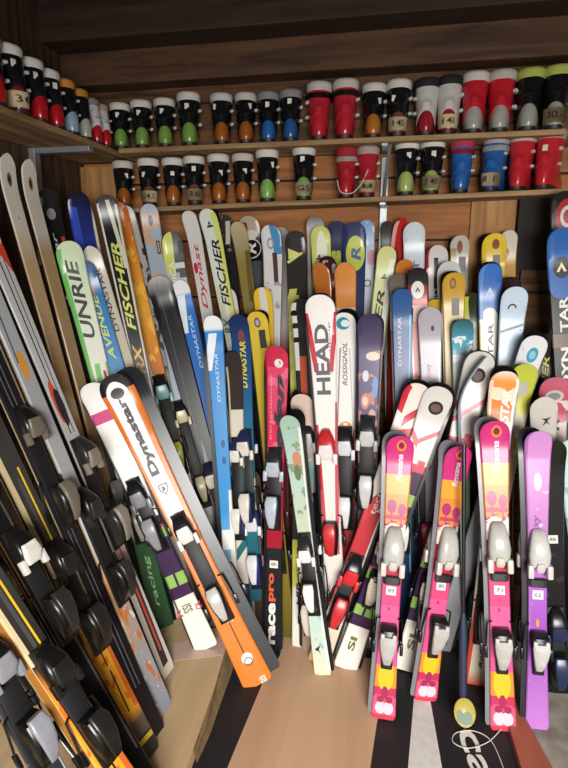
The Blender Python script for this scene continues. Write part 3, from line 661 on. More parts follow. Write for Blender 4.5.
S('white and orange flame ski with bold capitals', 'behind the brightest sunset ski', (0.408, 2.12, 1.248), (0.378, 2, 0.004), .118, [(0, '#d4502c'), (.05, '#dcd0bc'), (.5, '#e6e0d6'), (.72, '#efe4d8'), (.86, '#e8742c'), (.97, '#e89a4c'), (1, '#f0e4d4')],
  [('w', .68, .95, 12, .56, '#f2dcc0'), ('r', .6, .98, .78, 1, '#f4efe6'), ('r', .6, .97, -1, -.74, '#ead4b8'), ('r', .0, .3, -1, -.6, '#c84430', 1)], [('STAR', .845, .945, .6, .25, '#fff4e4', .15, .035), ('Rossignol', .06, .2, .4, .2, '#26201c', .3, .02)], bind=(.56, .22, 'std', '#1c1c1e', '#d8d8d4'), mate=('#161618', .006, .01, True, 'black ski turned backwards behind the orange flame ski'))
S('black ski with yellow slanted capitals', 'behind the white ski with teal dot', (0.619, 2.44, 1.349), (0.633, 2.309, 0), .115, [(0, '#141416'), (1, '#1e1d1d')], [('r', .4, .9, .7, .8, '#8a8a4a')], [('FISCHER', .72, .93, .5, .1, '#c8b85a', .25, .02)])
S('white ski with a teal dot and pink specks', 'leaning left on the right side', (0.548, 2.3, 1.357), (0.252, 2.18, 0), .112, [(0, '#7a7a7c'), (.7, '#dcdce0'), (1, '#e8e6ea')], [('d', .6, 1, 26, .08, '#c88a9c'), ('e', .945, .1, .022, .42, '#4aa0b8'), ('e', .945, .1, .012, .24, '#8ac8d4')], mate=('#141416', .010, .016, False, 'black ski turned backwards behind the white teal dot ski'))
S('lime ski with grey crest and white band', 'under the white teal dot ski', (0.505, 2.24, 1.256), (0.38, 2.143, 0), .108, [(0, '#6a6a5a'), (.6, '#c4c0b0'), (.76, '#c8c24a'), (.83, '#d0cfb8'), (.85, '#c8ca4a'), (1, '#c0c648')], [('e', .92, .1, .026, .45, '#b8b8a8'), ('r', .79, .84, -1, 1, '#d0cab8'), ('w', .6, .78, 20, .6, '#e4e2da')], bind=(.5, .3, 'std', '#202022', '#c8c8c0'))
S('pink and white ski with grey oval', 'at the right edge behind the pale grey ski', (0.624, 2.28, 1.202), (0.688, 2.181, 0), .13, [(0, '#4a3a40'), (.7, '#c8b8b8'), (.8, '#d8ccc8'), (.88, '#c04a60'), (1, '#c86a7c')], [('e', .935, 0, .02, .6, '#c4c0c0'), ('e', .935, 0, .012, .4, '#8a8688'), ('w', .75, .92, 12, .56, '#ddd0cc')], [('R', .82, .86, .6, .1, '#2a2226', .2, .03)])
S('pale grey ski with a dark bird mark and slate wave', 'behind the lilac ski', (0.557, 2.16, 1.151), (0.702, 2.114, 0), .112, [(0, '#2a2a2c'), (.55, '#2c2c30'), (.8, '#b8b4aa'), (1, '#d4d0c6')], [('r', .70, .84, -1, .1, '#5a646e', 9), ('r', .0, .66, -1, 1, '#232325')], [], [([(-.7, -.8), (-.1, .2), (-.8, .7), (0, .6), (.8, .9), (.2, .2), (.6, -.7), (.1, -.1)], .91, .15, .45, '#22242a')], blunt=1.9)
S('wide black ski turned away', 'in the dark right of the lilac ski', (0.57, 2.06, 1.013), (0.683, 2.023, -0), .125, [(0, '#141416'), (.8, '#1c1b1a'), (1, '#26241f')], [('w', 0, .6, 12, .64, '#2c2c30')], sticker=.62, bind=(.3, .13, 'std', '#161618', '#24304e'))
S('light aqua ski', 'cut off by the right edge', (0.642, 2.08, 1.019), (0.829, 2.042, -0), .115, [(0, '#3a4a4c'), (.6, '#a4c8c8'), (1, '#bcdcdc')], [('w', .6, .95, 14, .6, '#8ab4b4')], blunt=1.9)
S('black ski with a red and white swirl on its tip', 'top right edge', (0.648, 2.55, 1.916), (0.858, 2.367, 0), .108, [(0, '#131315'), (1, '#1c1b1d')], [('e', .95, .3, .035, .9, '#a82830'), ('e', .95, .4, .022, .6, '#d8d0ce'), ('e', .95, .45, .014, .4, '#a82830')])
S('black ski with a blue rounded tip and white capitals', 'upright at the right edge', (0.63, 2.44, 1.769), (0.821, 2.294, 0), .122, ['C', (0, '#151517'), (.52, '#1c1c1f'), (.875, '#2f66b0')], [('e', .875, 0, .03, .98, '#2f66b0'), ('e', .915, 0, .024, .62, '#24262a'), ('r', .735, .765, -1, 1, '#6c5a48')], [('DYN', .64, .735, .6, .05, '#e4e2de', 0, .03), ('TAR', .77, .85, .6, .05, '#e4e2de', 0, .03)],
  [(LAMBDA, .915, 0, .45, '#e8e2b4')], bind=(.60, .40, 'std', '#1a1a1c', '#6ab0d4'))

# ---------------------------------------------------------------- the sunset printed child skis and the lilac ski, in front
SUN = ['C', (0, '#c83a50'), (.015, '#d85a78'), (.075, '#b8305a'), (.11, '#e08a34'), (.19, '#d8508a'), (.26, '#d8588c'), (.40, '#d04878'), (.50, '#b82440'), (.625, '#e4d4c0'), (.685, '#e08a3c'), (.79, '#e8a03a'), (.86, '#c8347c'), (.93, '#c8327a')]
SUN_L = [('e', .155, 0, .055, .72, '#e8b428'), ('r', .06, .085, -.8, .8, '#c8506a'), ('e', .04, -.3, .022, .45, '#e8c0cc'), ('e', .04, .35, .022, .45, '#e8c0cc'), ('e', .095, 0, .022, .3, '#9a2c54'), ('e', .07, -.35, .012, .3, '#9a2c54'), ('e', .07, .4, .012, .3, '#9a2c54'),
         ('e', .75, -.4, .024, .42, '#a83c70'), ('e', .74, .5, .022, .36, '#a83c70'), ('r', .69, .75, -.45, -.32, '#a83c70'), ('r', .69, .75, .45, .56, '#a83c70'), ('r', .705, .72, -.9, .9, '#b84468'), ('w', .615, .69, 30, .54, '#e8dcd0'), ('w', .67, .70, 34, .55, '#a83c70'),
         ('e', .966, .1, .020, .36, '#d88a3c'), ('e', .966, .1, .012, .22, '#8c2450'), ('e', .33, .1, .007, .12, '#a82c58'), ('e', .39, -.1, .007, .12, '#a82c58')]
GR = 'sunset printed child skis'
def sunset(at, T, B, w, ml, roll=0, mdx=-.012):
    S('pink and orange sunset printed child ski', at, T, B, w, SUN, SUN_L, [('Roxana', .84, .935, .42, .05, '#f0dfe4', .2, .03)], bind=(.60, .285, 'kid', '#b9b7b2', '#c9c4ba'), sticker=.455,
      mate=('#7a7a80', mdx, .006, True, ml), roll=roll, side='#a83048', group=GR, lc=.11, rise=.035)
sunset('in front, leftmost of the three', (0.039, 1.96, 1.026), (0.02, 1.754, 0.008), .105, 'grey backed child ski turned away behind the leftmost sunset ski')
sunset('in the middle, leaning right beside the dark pole', (0.262, 2.06, 0.969), (0.175, 1.876, 0.004), .108, 'grey backed child ski turned away behind the middle sunset ski', roll=14)
sunset('rightmost, between the dark pole and the lilac ski', (0.363, 2, 1.09), (0.443, 1.788, 0.004), .108, 'grey backed child ski turned away behind the rightmost sunset ski')
S('lilac child ski sprinkled with white stars', 'in front on the right', (0.512, 2, 1.062), (0.565, 1.826, -0), .104, [(0, '#b878c4'), (.3, '#8e48a8'), (.45, '#a45cc0'), (.6, '#b070b8'), (.85, '#c884c4'), (1, '#c88cc8')],
  [('d', .02, .55, 40, .08, '#e4d0e8'), ('e', .83, 0, .03, .3, '#f0e4f0'), ('w', .6, .8, 18, .6, '#d8b0d8'), ('r', .3, 1, -1, -.75, '#a868b0'), ('e', .36, 0, .014, .18, '#d88a3a')], [('roxy', .64, .72, .5, 0, '#6a3474', .3, .02)],
  bind=(.60, .285, 'kid', '#c4c2c0', '#c8c4c0'), sticker=.455, mate=('#2c2a30', -.014, .0, True, 'dark ski turned backwards behind the lilac starred ski'), group='skis along the back wall', lc=.11, rise=.035)
S('edge on dark ski with light blue hooked tip', 'behind the dark pole between sunset skis', (0.317, 2.17, 1.289), (0.348, 2.182, 0.004), .09, [(0, '#1c1c20'), (.7, '#3a4a5c'), (.85, '#8fb4d0'), (1, '#b0c8d8')], [], face=(1, -.12, 0), side='#7e868e', rise=.10, lc=.22)
# ---------------------------------------------------------------- skis in the corner and along the left wall
LG = 'skis against the left wall'
C1 = (.45, -.9, .0)
S('grey blue ski with slotted tip', 'just under the lower shelf in the corner', (-1.161, 2.55, 1.897), (-0.771, 2.215, 0), .10, [(0, '#3c4048'), (.8, '#9aa8b8'), (1, '#aab8c8')], [('w', .8, 1, 16, .55, '#c8a48a'), ('e', .965, 0, .012, .25, '#3a4658')], [], [([slot(.3, 1.2)], .90, .4, .6, '#26282c'), ([slot(.1, .9)], .90, .4, .6, '#b8c0cc')], mate=('#141416', 0, .02, False, 'black ski turned backwards behind the grey blue slotted ski'), face=C1, group=LG)
S('round half lime, half grey ski tip', 'in the corner above the blue tipped ski', (-1.062, 2.56, 1.77), (-0.655, 2.223, 0), .115, [(0, '#3a3a3c'), (.8, '#6a6c70'), (1, '#55585c')], [('r', .85, 1, -1, 0, '#ccd06a', 2), ('r', .78, .9, -1, .1, '#b8bcb4', 3), ('r', .91, .925, -.1, .9, '#d8dad4', 0), ('r', .87, .885, -.1, .9, '#d8dad4', 0)], [('NORDICA', .80, .93, .5, -.35, '#e8eae0', 0, .02)], face=C1, group=LG, blunt=2.0)
S('silver and black patterned long ski', 'right of the orange flame ski in the corner', (-1.283, 2.55, 1.89), (-0.661, 2.206, 0), .095, [(0, '#2c2c2e'), (.5, '#6a6a6c'), (.85, '#a8a49e'), (1, '#b4b2ae')], [('w', .5, .9, 22, .52, '#3a3c40'), ('r', .6, .95, -1, -.75, '#d8d4ce')], face=C1, group=LG, bind=(.5, .32, 'std', '#1a1a1c', '#c8bc9c'))
S('wide black ski with white tip corners', 'left of the bright blue ski in the corner', (-1.094, 2.46, 1.568), (-0.617, 2.261, 0), .135, [(0, '#141416'), (.95, '#1e1e20'), (1, '#b8b8b8')], [('r', .2, .98, -.4, -.34, '#5a5a5e', .4)], face=(.3, -1, 0), group=LG, bind=(.42, .26, 'std', '#20243a', '#d4ccb8'))
S('bright blue ski with white tip and pale lettering', 'right of the wide black ski', (-1.002, 2.5, 1.549), (-0.57, 2.247, 0), .092, [(0, '#14284c'), (.6, '#1f58a8'), (.9, '#2c74c4'), (.955, '#2c74c4'), (.965, '#e4e8ec'), (1, '#e4e8ec')], [('r', .85, .96, -1, -.1, '#dfe6ee', 6)], [('DYNASTAR', .74, .90, .4, .2, '#a8c8ec', .2, .02)], face=(.25, -1, 0), group=LG, bind=(.46, .28, 'std', '#27305c', '#dad6cc'))
S('sky blue ski with white tip', 'in front of the wide black ski', (-0.757, 2.24, 1.415), (-0.62, 2.032, 0), .092, [(0, '#e0e0dc'), (.3, '#7ab4d8'), (.42, '#2c8ccc'), (.9, '#2c80c8'), (.955, '#2c80c8'), (.962, '#e4ecf0'), (1, '#eceef0')],
  [('r', .84, .95, -1, -.1, '#e0e8f0', 8), ('r', .0, .48, .2, 1, '#dcdcd6', 1.5), ('r', .30, .36, -1, 1, '#e8e8e4', 5), ('e', .62, .2, .012, .3, '#1c4c88'), ('e', .57, .2, .012, .3, '#1c4c88')], [('DYNASTAR', .745, .89, .34, .05, '#a8d4ec', .2, .02)], face=(.2, -1, 0), mate=('#131518', -.014, -.03, True, 'black ski turned backwards behind the sky blue ski'), bind=None, group=LG)
S('orange ski with yellow flames', 'in the corner under the first lower shelf boots', (-1.302, 2.5, 1.904), (-0.739, 2.176, 0), .112, [(0, '#3a2414'), (.5, '#8a4418'), (.62, '#c87428'), (.75, '#dca03a'), (.86, '#d88a34'), (1, '#c85a24')], [('r', .5, .95, -1, -.72, '#d8d0c0'), ('w', .6, .95, 14, .58, '#e8b044')], [('caliber', .80, .93, .3, -.5, '#2a2420', .2)], face=C1, group=LG, bind=(.56, .40, 'std', '#1c1c1e', '#7aa8a4', '#c8cc50'), mate=('#141210', -.004, .014, True, 'black ski turned backwards behind the orange flame corner ski'))
S('black ski with yellow slanted capitals and white edge', 'left of the orange flame corner ski', (-1.264, 2.34, 1.918), (-0.824, 2.086, -0), .10, [(0, '#1a1a1c'), (1, '#19191b')], [('r', .3, .985, -1, -.8, '#d8d8d0'), ('r', .2, .98, .72, 1, '#d0cdb8'), ('r', .84, .99, .2, .6, '#c8ccb8', -4)], [('FISCHER', .70, .90, .8, -.05, '#ccd06a', .3, .025), ('RX', .60, .67, .8, 0, '#d8a03c', .3, .03)], face=C1, group=LG, bind=(.48, .3, 'std', '#2a305c', '#dcd8d0'), mate=('#1c1a1a', .0, .018, False, 'black ski turned backwards behind the yellow lettered corner ski'))
S('white ski with black wide spaced capitals', 'right of the sky blue and lime lettered ski', (-1.312, 2.26, 1.7), (-0.727, 2.051, 0), .092, [(0, '#1c1a18'), (.56, '#2a2622'), (.6, '#b8ac98'), (1, '#cfc8bc')], [('r', .6, .97, -1, -.5, '#bfa888')], [('DYNASTAR', .79, .95, .5, .15, '#1e1e22', 0, .012)], face=C1, group=LG, bind=(.46, .3, 'std', '#19191b', '#8c8c8c'), blunt=1.8)
S('sky blue ski with lime slanted letters', 'right of the green and white ski', (-1.315, 2.2, 1.637), (-0.766, 2.016, 0), .105, [(0, '#1a1a1c'), (.55, '#dcdcd8'), (.61, '#4a90c4'), (.9, '#3a7cb4'), (1, '#3a5a8c')], [('e', .93, -.1, .016, .35, '#c07a54'), ('r', .58, .66, -1, -.1, '#e0e4e4', 6)], [('AVENUE', .75, .92, .6, .05, '#c8d45c', .25, .02)], face=C1, group=LG)
S('blue and black ski with glossy curled tip', 'under the left shelf bracket in the corner', (-1.409, 2.36, 1.936), (-0.934, 2.05, 0), .115, [(0, '#141418'), (.85, '#1b1b22'), (.9, '#2a3a8c'), (1, '#1a1a20')], [('r', .88, .97, -.9, -.2, '#3a52b8'), ('r', .84, .86, -.2, .3, '#b8bcc4')], face=(.7, -.7, 0), group=LG, mate=('#dcd8d0', .012, .012, False, 'white backed ski turned away behind the blue and black curled ski'), bind=(.5, .3, 'std', '#19191b', '#5a5a5e'))
S('black ski with white lettering along its tip', 'right of the two white tipped old skis', (-1.489, 2.26, 1.939), (-1.013, 1.959, 0.056), .105, [(0, '#131315'), (1, '#1e1c1f')], [('r', .6, .9, .5, .8, '#b04a2a'), ('e', .95, 0, .012, .4, '#8c8c98')], [('dynastar', .74, .91, .5, -.1, '#e0e0e0', .2, .015)], face=(.7, -.7, 0), group=LG, bind=(.5, .32, 'std', '#18181a', '#6a6a6a'))
S('white ski with green edge and large letters', 'left of the lime lettered ski', (-1.34, 2.14, 1.718), (-0.947, 2.02, 0.056), .122, [(0, '#24442a'), (.24, '#2c5430'), (.28, '#d0d4c8'), (.55, '#d8dcd0'), (.7, '#e0e2d8'), (1, '#c8dcb8')], [('r', .5, .985, -1, -.62, '#6cb45c'), ('r', .5, .70, -.5, 0, '#7cc06c', 2), ('r', .5, .68, .45, .7, '#b83840', -1), ('r', .5, .7, .75, .95, '#7cb46c')], [('racing', .06, .2, .5, 0, '#8ab07a', .2), ('UNRIE', .765, .96, .9, -.05, '#2a302c', .2, .02)], face=(.6, -.8, 0), group=LG, bind=(.46, .29, 'std', '#1a1a1c', '#9a948c'))
S('old tan ski with white holed tip', 'nearest of the two under the left shelf', (-1.45, 1.957, 2.031), (-1.027, 1.89, 0.056), .10, [(0, '#6a5238'), (.55, '#a8865c'), (.8, '#bca07a'), (.87, '#d8d2c6'), (1, '#e0dcd4')], [('e', .955, 0, .013, .28, '#8a6a48'), ('e', .955, 0, .007, .14, '#2c2018'), ('e', .885, 0, .003, .06, '#2c2018')], face=(1, -.06, 0), group=LG, blunt=1.7, side='#2c2018', rise=.03, tail=.95, waist=.8)
S('old tan ski with white holed tip', 'touching the left shelf bracket', (-1.45, 2.085, 2.031), (-1.018, 1.958, 0.056), .10, [(0, '#5a4832'), (.55, '#a08058'), (.82, '#ac9068'), (.86, '#d4ccc0'), (1, '#e0dcd4')], [('e', .955, 0, .013, .28, '#8a6a48'), ('e', .955, 0, .007, .14, '#2c2018')], [], face=(1, -.06, 0), group=LG, blunt=1.7, side='#2c2018', rise=.03, tail=.95, waist=.8)
S('silver ski with red patches and black tyre line graphics', 'left of the old tan skis', (-1.45, 1.74, 2.007), (-0.818, 1.76, 0.056), .108, [(0, '#d8d2c8'), (.3, '#b8b2aa'), (.6, '#c0c0c0'), (1, '#c8c8c8')], [('r', .5, .95, -.25, -.1, '#26262a'), ('r', .5, .9, .3, .42, '#3a3a3e'), ('w', .78, .95, 12, .56, '#c84a30'), ('e', .56, -.3, .04, .5, '#d0522e'), ('e', .55, 0, .035, .5, '#2a2c30'), ('r', .02, .22, -.4, .5, '#3c3034', 1), ('r', .05, .3, -.1, .2, '#c0543c')], face=(1, -.12, 0), group=LG, bind=(.46, .32, 'std', '#2a2826', '#8a8278'), side='#26231f', mate=('#17161a', -.004, .0, True, 'black ski turned backwards behind the silver red patched ski'))
S('grey ski with one orange flame mark', 'second from the front on the left wall', (-1.45, 1.655, 1.962), (-0.756, 1.584, 0.056), .105, [(0, '#8c98a8'), (.1, '#a8a8ac'), (.25, '#c08a5c'), (.35, '#b4b4b4'), (.6, '#a4a8ac'), (1, '#b8bcc0')], [('w', .02, .3, 14, .55, '#d07a3c'), ('w', .02, .25, 22, .6, '#d8d8dc'), ('e', .655, 0, .025, .5, '#d89a3c'), ('r', .66, .75, -.5, -.3, '#5a6470', 2)], face=(1, -.12, 0), group=LG, bind=(.40, .26, 'std', '#151412', '#2c2a28'), side='#8c7a60', mate=('#141316', -.006, .0, True, 'black ski turned backwards behind the grey flame ski'))
FIRE = [(0, '#4c4640'), (.035, '#54504a'), (.075, '#5c5248'), (.10, '#dc9a28'), (.2, '#e0a030'), (.34, '#d8862c'), (.40, '#2a2624'), (.6, '#3c3a38'), (1, '#302c2a')]
FIRE_L = [('w', .08, .36, 16, .56, '#d06a24'), ('r', .0, .045, -1, 1, '#33302e', 0), ('r', .03, .04, -1, .9, '#d0b038', 3), ('r', .10, .19, -.12, .02, '#2c2018', .3), ('r', .20, .28, -.15, .0, '#3c2c20', .3), ('r', .1, .36, .55, .95, '#c8642a', .4), ('r', .40, .95, -1, -.62, '#d0bc92'), ('r', .40, .62, .25, .42, '#dcb62c'), ('r', .0, .4, .95, 1, '#3a2c20'), ('r', .42, .6, -.2, .1, '#4a4846')]
S('black ski with twin grey pinstripes', 'between the orange tailed ski and the grey flame ski', (-1.43, 1.574, 1.785), (-0.741, 1.481, 0.056), .105, [(0, '#17161a'), (1, '#1e1d22')], [('r', .1, .95, -.3, -.2, '#6a6a70'), ('r', .1, .95, .2, .3, '#6a6a70')], face=(1, -.2, 0), group=LG, bind=(.62, .47, 'std', '#1a1816', '#6e655c'), side='#a08a66')
S('orange and yellow ski with grey tail', 'nearest tail on the pale box, left wall', (-1.42, 1.494, 1.586), (-0.728, 1.395, 0.056), .118, FIRE, FIRE_L, face=(1, -.30, 0), group=LG, bind=(.43, .29, 'std', '#161412', '#23201e'), side='#cdb487', mate=('#17140f', -.004, .0, True, 'black ski turned backwards behind the nearest orange flame ski'), sticker=.42)
S('black ski with a white toe lever', 'between the two grey and yellow striped skis', (-1.39, 1.313, 1.524), (-0.645, 1.257, 0.056), .105, [(0, '#141315'), (1, '#1c1b1e')], [('r', .1, .9, .5, .7, '#50463a')], face=(1, -.25, 0), group=LG, bind=(.53, .40, 'std', '#171513', '#d8d4cc', '#2a2826'), side='#8a6a3a', mate=('#141210', -.004, 0, True, 'black ski turned backwards behind the white lever ski'))
S('grey and yellow striped ski with tan edge', 'in the lower left corner', (-1.36, 1.135, 1.452), (-0.552, 1.127, 0.056), .118, FIRE, FIRE_L, face=(1, -.30, 0), group=LG, bind=(.385, .25, 'std', '#131211', '#201e1c'), side='#cdb487', mate=('#a06a2c', -.012, .0, True, 'brown edged ski turned backwards at the lower left corner'))
S('dark grey ski with bulky black binding', 'at the left edge, nearest to the viewer', (-1.3, 1.042, 1.49), (-0.734, 1.064, 0.056), .12, [(0, '#2c2c30'), (1, '#3c3e44')], [('r', 0, 1, .8, 1, '#a8a8b0'), ('w', .2, .5, 12, .6, '#5a6a80')], face=(1, -.30, 0), group=LG, bind=(.42, .27, 'std', '#131211', '#8c8c94'), side='#8a6a3a')
S('white ski with purple green striped tail', 'under the blackletter ski', (-1.195, 1.98, 1.16), (-0.715, 1.927, 0.056), .128, ['C', (0, '#e4dfd6'), (.2, '#3a2044'), (.50, '#f0eeec')],
  [('r', .245, .29, -1, -.15, '#8cb45c', 1), ('r', .245, .29, .1, 1, '#8cb45c', 1), ('r', .42, .46, -1, 1, '#8cb45c'), ('r', .455, .466, -1, 1, '#c85a6a'), ('r', .86, .90, -1, 1, '#cc4a80', 2)], [('R', .14, .17, .4, -.8, '#b83a44', 0, .02), ('SSI', .145, .175, .7, -.1, '#6a6a3a', 0, .02), ('OL', .14, .17, .5, .7, '#b83a44', 0, .02)], face=(.35, -.9, 0), group=LG, mate=('#1a181c', -.006, -.004, False, 'dark ski turned backwards behind the purple green tailed ski at left'), lc=.1, bind=(.60, .46, 'std', '#16161a', '#8c8c90'))
S('large white ski with orange edges and blackletter name', 'crossing the others at left', (-1.095, 1.97, 1.199), (-0.467, 1.829, 0.006), .142, [(0, '#d8782c'), (.33, '#d87a2c'), (.36, '#d8762c'), (1, '#d8762c')],
  [('r', .47, .955, -.72, .56, '#f0eeee'), ('r', .95, 1, -1, 1, '#1c1c20'), ('e', .94, -.08, .04, .64, '#f0eeee'), ('e', .945, -.08, .016, .4, '#3a3a40'), ('r', .1, .3, -.03, .05, '#2c1c14')],
  [('Dynastar', .68, .93, .66, -.05, '#23232a', 0, .05), ('axis', .0, .02, .5, .3, '#e8e0d4'), ('3', .2, .22, .3, .1, '#e8e0d4')],
  [(disc(.42), .085, .05, .8, '#e8e4de'), (ring(.25, .32), .075, .05, .8, '#26303c'), ([(-.45, .5), (.45, .5), (.45, -.1), (0, -.65), (-.45, -.1)], .635, -.05, .62, '#3c3c44'), ([(-.34, .4), (.34, .4), (.34, -.08), (0, -.5), (-.34, -.08)], .635, -.05, .62, '#dcdcdc'), ([(-.12, -.3), (.2, .0), (-.1, .3), (-.2, .1)], .635, -.05, .62, '#3c3c44')],
  face=(.42, -.9, 0), group=LG, bind=(.51, .28, 'std', '#1c1c20', '#dedcda', '#b8b8b4'), mate=('#2a2d32', .036, .012, True, 'glossy black ski turned backwards beside the large blackletter ski'), waist=.74, tail=.9)


# ---------------------------------------------------------------- ski boots
_bm = {}
def boot_shape(kind):
    if kind in _bm: return _bm[kind]
    bm = bmesh.new(); n = 24
    def ringp(z, yc, hd, hw, e=2.6, dz=None):
        out = []
        for x, y in sup(n, hw, hd, e):
            zz = z + (dz(x / hw, y / hd) if dz else 0)
            out.append((x, yc + y, zz))
        return out
    if kind == 'lower_shell':
        add_loft(bm, [ringp(.010, .112, .108, .036), ringp(.020, .112, .114, .039), ringp(.04, .109, .112, .0415), ringp(.062, .098, .101, .042), ringp(.085, .082, .083, .041, 2.2), ringp(.105, .070, .064, .037, 2.1), ringp(.122, .066, .044, .029, 2.0), ringp(.131, .065, .018, .012, 2.0)])
    elif kind == 'boot_sole':
        add_loft(bm, [ringp(0, .112, .112, .034, 3.5), ringp(.003, .112, .115, .036, 3.5), ringp(.018, .112, .1155, .0375, 3.5), ringp(.021, .112, .110, .036, 3.5)])
    elif kind == 'cuff':
        arch = lambda x, y: .048 * max(0.0, -y) * max(0.0, 1 - abs(x) ** 4)
        half = lambda x, y: .020 * max(0.0, -y) * max(0.0, 1 - x * x)
        add_loft(bm, [ringp(.052, .080, .076, .040, 2.3, arch), ringp(.055, .080, .080, .0445, 2.3, arch), ringp(.085, .078, .076, .0455, 2.3, arch), ringp(.115, .076, .068, .047, 2.3, half), ringp(.150, .079, .064, .0505, 2.3), ringp(.185, .086, .063, .053, 2.3), ringp(.205, .090, .062, .0535, 2.3), ringp(.206, .090, .054, .047, 2.3), ringp(.19, .088, .052, .045, 2.3)], True, True)
    elif kind == 'liner':
        add_loft(bm, [ringp(.188, .087, .058, .050, 2.3), ringp(.206, .090, .065, .0565, 2.3), ringp(.222, .092, .068, .059, 2.3), ringp(.232, .094, .066, .057, 2.3), ringp(.236, .094, .058, .049, 2.3), ringp(.225, .092, .050, .042, 2.3), ringp(.15, .082, .046, .038, 2.3)])
    elif kind == 'buckle':
        add_box(bm, (-.004, -.016, -.006), (.006, .016, .006), .002)
        add_box(bm, (.002, -.022, -.005), (.012, .006, .005), .002)
    elif kind == 'size_sticker':
        add_loft(bm, [[(x * .010, -.0005 + .0012 * x * x, z * .012) for x, z in ((-1, -1), (1, -1), (1, 1), (-1, 1))], [(x * .010, -.002 + .0012 * x * x, z * .012) for x, z in ((-1, -1), (1, -1), (1, 1), (-1, 1))]])
    elif kind == 'price_tape':
        rr = []
        for z in (.030, .070):
            pass
        a = [p for p in range(n)]
        rings = []
        for z, hd, hw in ((.026, .1190, .0460), (.052, .1130, .0490), (.078, .0970, .0500)):
            yc = .111 if z < .04 else (.105 if z < .07 else .089)
            rings.append([(math.copysign(abs(math.sin(t)) ** .77, t) * hw, yc - abs(math.cos(t)) ** .77 * hd, z) for t in [(-.95 + 1.9 * k / 14) for k in range(15)]])
        vr = [[bm.verts.new(p) for p in r] for r in rings]
        for r0, r1 in zip(vr, vr[1:]):
            for i in range(14): bm.faces.new((r0[i], r0[i + 1], r1[i + 1], r1[i]))
        bmesh.ops.solidify(bm, geom=bm.faces[:], thickness=.0012)
    elif kind == 'strap':
        add_loft(bm, [ringp(.168, .084, .0665, .0575, 2.3), ringp(.190, .088, .0665, .0585, 2.3)], False, False)
        bmesh.ops.solidify(bm, geom=bm.faces[:], thickness=.002)
    _bm[kind] = finish(bm, kind + '_shape', angle=50)
    return _bm[kind]
_bo = {}
def boot_part(name, kind, col, parent, loc=(0, 0, 0), rough=.3, rz=0):
    key = (kind, col, rough)
    if key not in _bo:
        me = boot_shape(kind).copy(); me.materials.clear(); me.materials.append(plain(col, rough)); _bo[key] = me
    o = bpy.data.objects.new(name, _bo[key]); COL.objects.link(o)
    o.parent = parent; o.location = loc; o.rotation_euler = (0, 0, rz)
    return o
def boot(loc, label, group, low, cuff, liner, scale=1.0, rz=0.0, tape=None, stick=.170, stx=0.0, side=1, strap=None, tilt=0.0, sole='#2a2422'):
    t = empty('ski_boot', loc=loc)
    t.rotation_euler = (math.radians(tilt), 0, rz); t.scale = (scale * .94, scale, scale)
    tag(t, label, 'boot', group)
    boot_part('boot_sole', 'boot_sole', sole, t, rough=.5)
    boot_part('lower_shell', 'lower_shell', low, t, rough=.22)
    boot_part('cuff', 'cuff', cuff, t, rough=.25)
    boot_part('liner', 'liner', liner, t, rough=.8)
    for z in (.100, .158):
        boot_part('buckle', 'buckle', '#c8c8c6', t, (side * .049, .060, z), rz=0 if side > 0 else math.pi)
    if strap: boot_part('strap', 'strap', strap, t, rough=.5)
    if stick: boot_part('size_sticker', 'size_sticker', '#e6e4de', t, (stx, .0140 + (stick - .15) * .22 + 9 * stx * stx, stick), rough=.6, rz=-stx * 14)
    if tape:
        p = boot_part('price_tape', 'price_tape', '#d4c29c', t, rough=.7)
        def fn(a, b):
            th = -.45 + .9 * a; z = .053 + b * .026
            return (math.copysign(abs(math.sin(th)) ** .77, th) * .0495, .105 - abs(math.cos(th)) ** .77 * .1150 - .0030 + (z - .052) * .3, z)
        flat_text('lettering', tape, fn, '#35302a', p, off=.01)
    return t
GREEN, COPPER, INK, WHITE = '#7aa04c', '#a05a24', '#17181c', '#dedad4'
UP, LO, LE = 'boots on the upper back shelf', 'boots on the lower back shelf', 'boots on the left shelf'
def up(p, *a, y=2.672, **k):
    boot((p, y, ZU(p)), a[0], UP, *a[1:], rz=k.pop('rz', 0) - .9 * math.atan2(p, y), **k)
def lo(p, *a, y=2.672, **k):
    boot((p, y, ZL(p)), a[0], LO, *a[1:], rz=k.pop('rz', 0) - .9 * math.atan2(p, y), **k)
ORD = ['first', 'second', 'third', 'fourth', 'fifth', 'sixth']
for i, (px, s, st) in enumerate(((-1.340, 0.93, -0.012), (-1.230, 0.96, -0.012), (-1.112, 0.97, -0.012), (-0.990, 1.06, -0.008))):
    up(px, 'black boot with green heel, %s from the left on the upper shelf' % ORD[i], GREEN, INK, WHITE, scale=s, stx=st)
up(-0.831, 'black boot with copper heel and sticker at left, upper shelf', COPPER, INK, '#d4d0ca', stx=-.03, scale=1.0)
up(-0.714, 'black boot with copper heel and sticker at right, upper shelf', COPPER, INK, '#cfcac4', stx=.02, scale=.98)
up(-0.608, 'black boot with blue heel, left of the blue heeled pair', '#2c64a8', INK, '#8e8e90', scale=.97, stx=-.004, stick=.172)
up(-0.505, 'black boot with blue heel, right of the blue heeled pair', '#2c5a98', INK, '#8e8e90', scale=.99, stx=-.004, stick=.178)
up(-0.375, 'tall all red boot, left one of its pair on the upper shelf', '#c02a38', '#c42c3c', '#d0c8c0', scale=1.10, stick=None, strap='#2a2224', side=-1)
up(-0.257, 'tall all red boot, right one of its pair on the upper shelf', '#c02a38', '#c42c3c', '#d0c8c0', scale=1.12, stick=None, strap='#2a2224')
up(-0.132, 'black boot with copper heel beside the tall red pair', '#b4702c', INK, WHITE, scale=1.01, stx=.024, stick=.155)
up(-0.026, 'black boot with written tape on its heel, upper shelf', '#7a4a2c', INK, WHITE, scale=1.05, tape='8 40', stx=-.02, stick=.155)
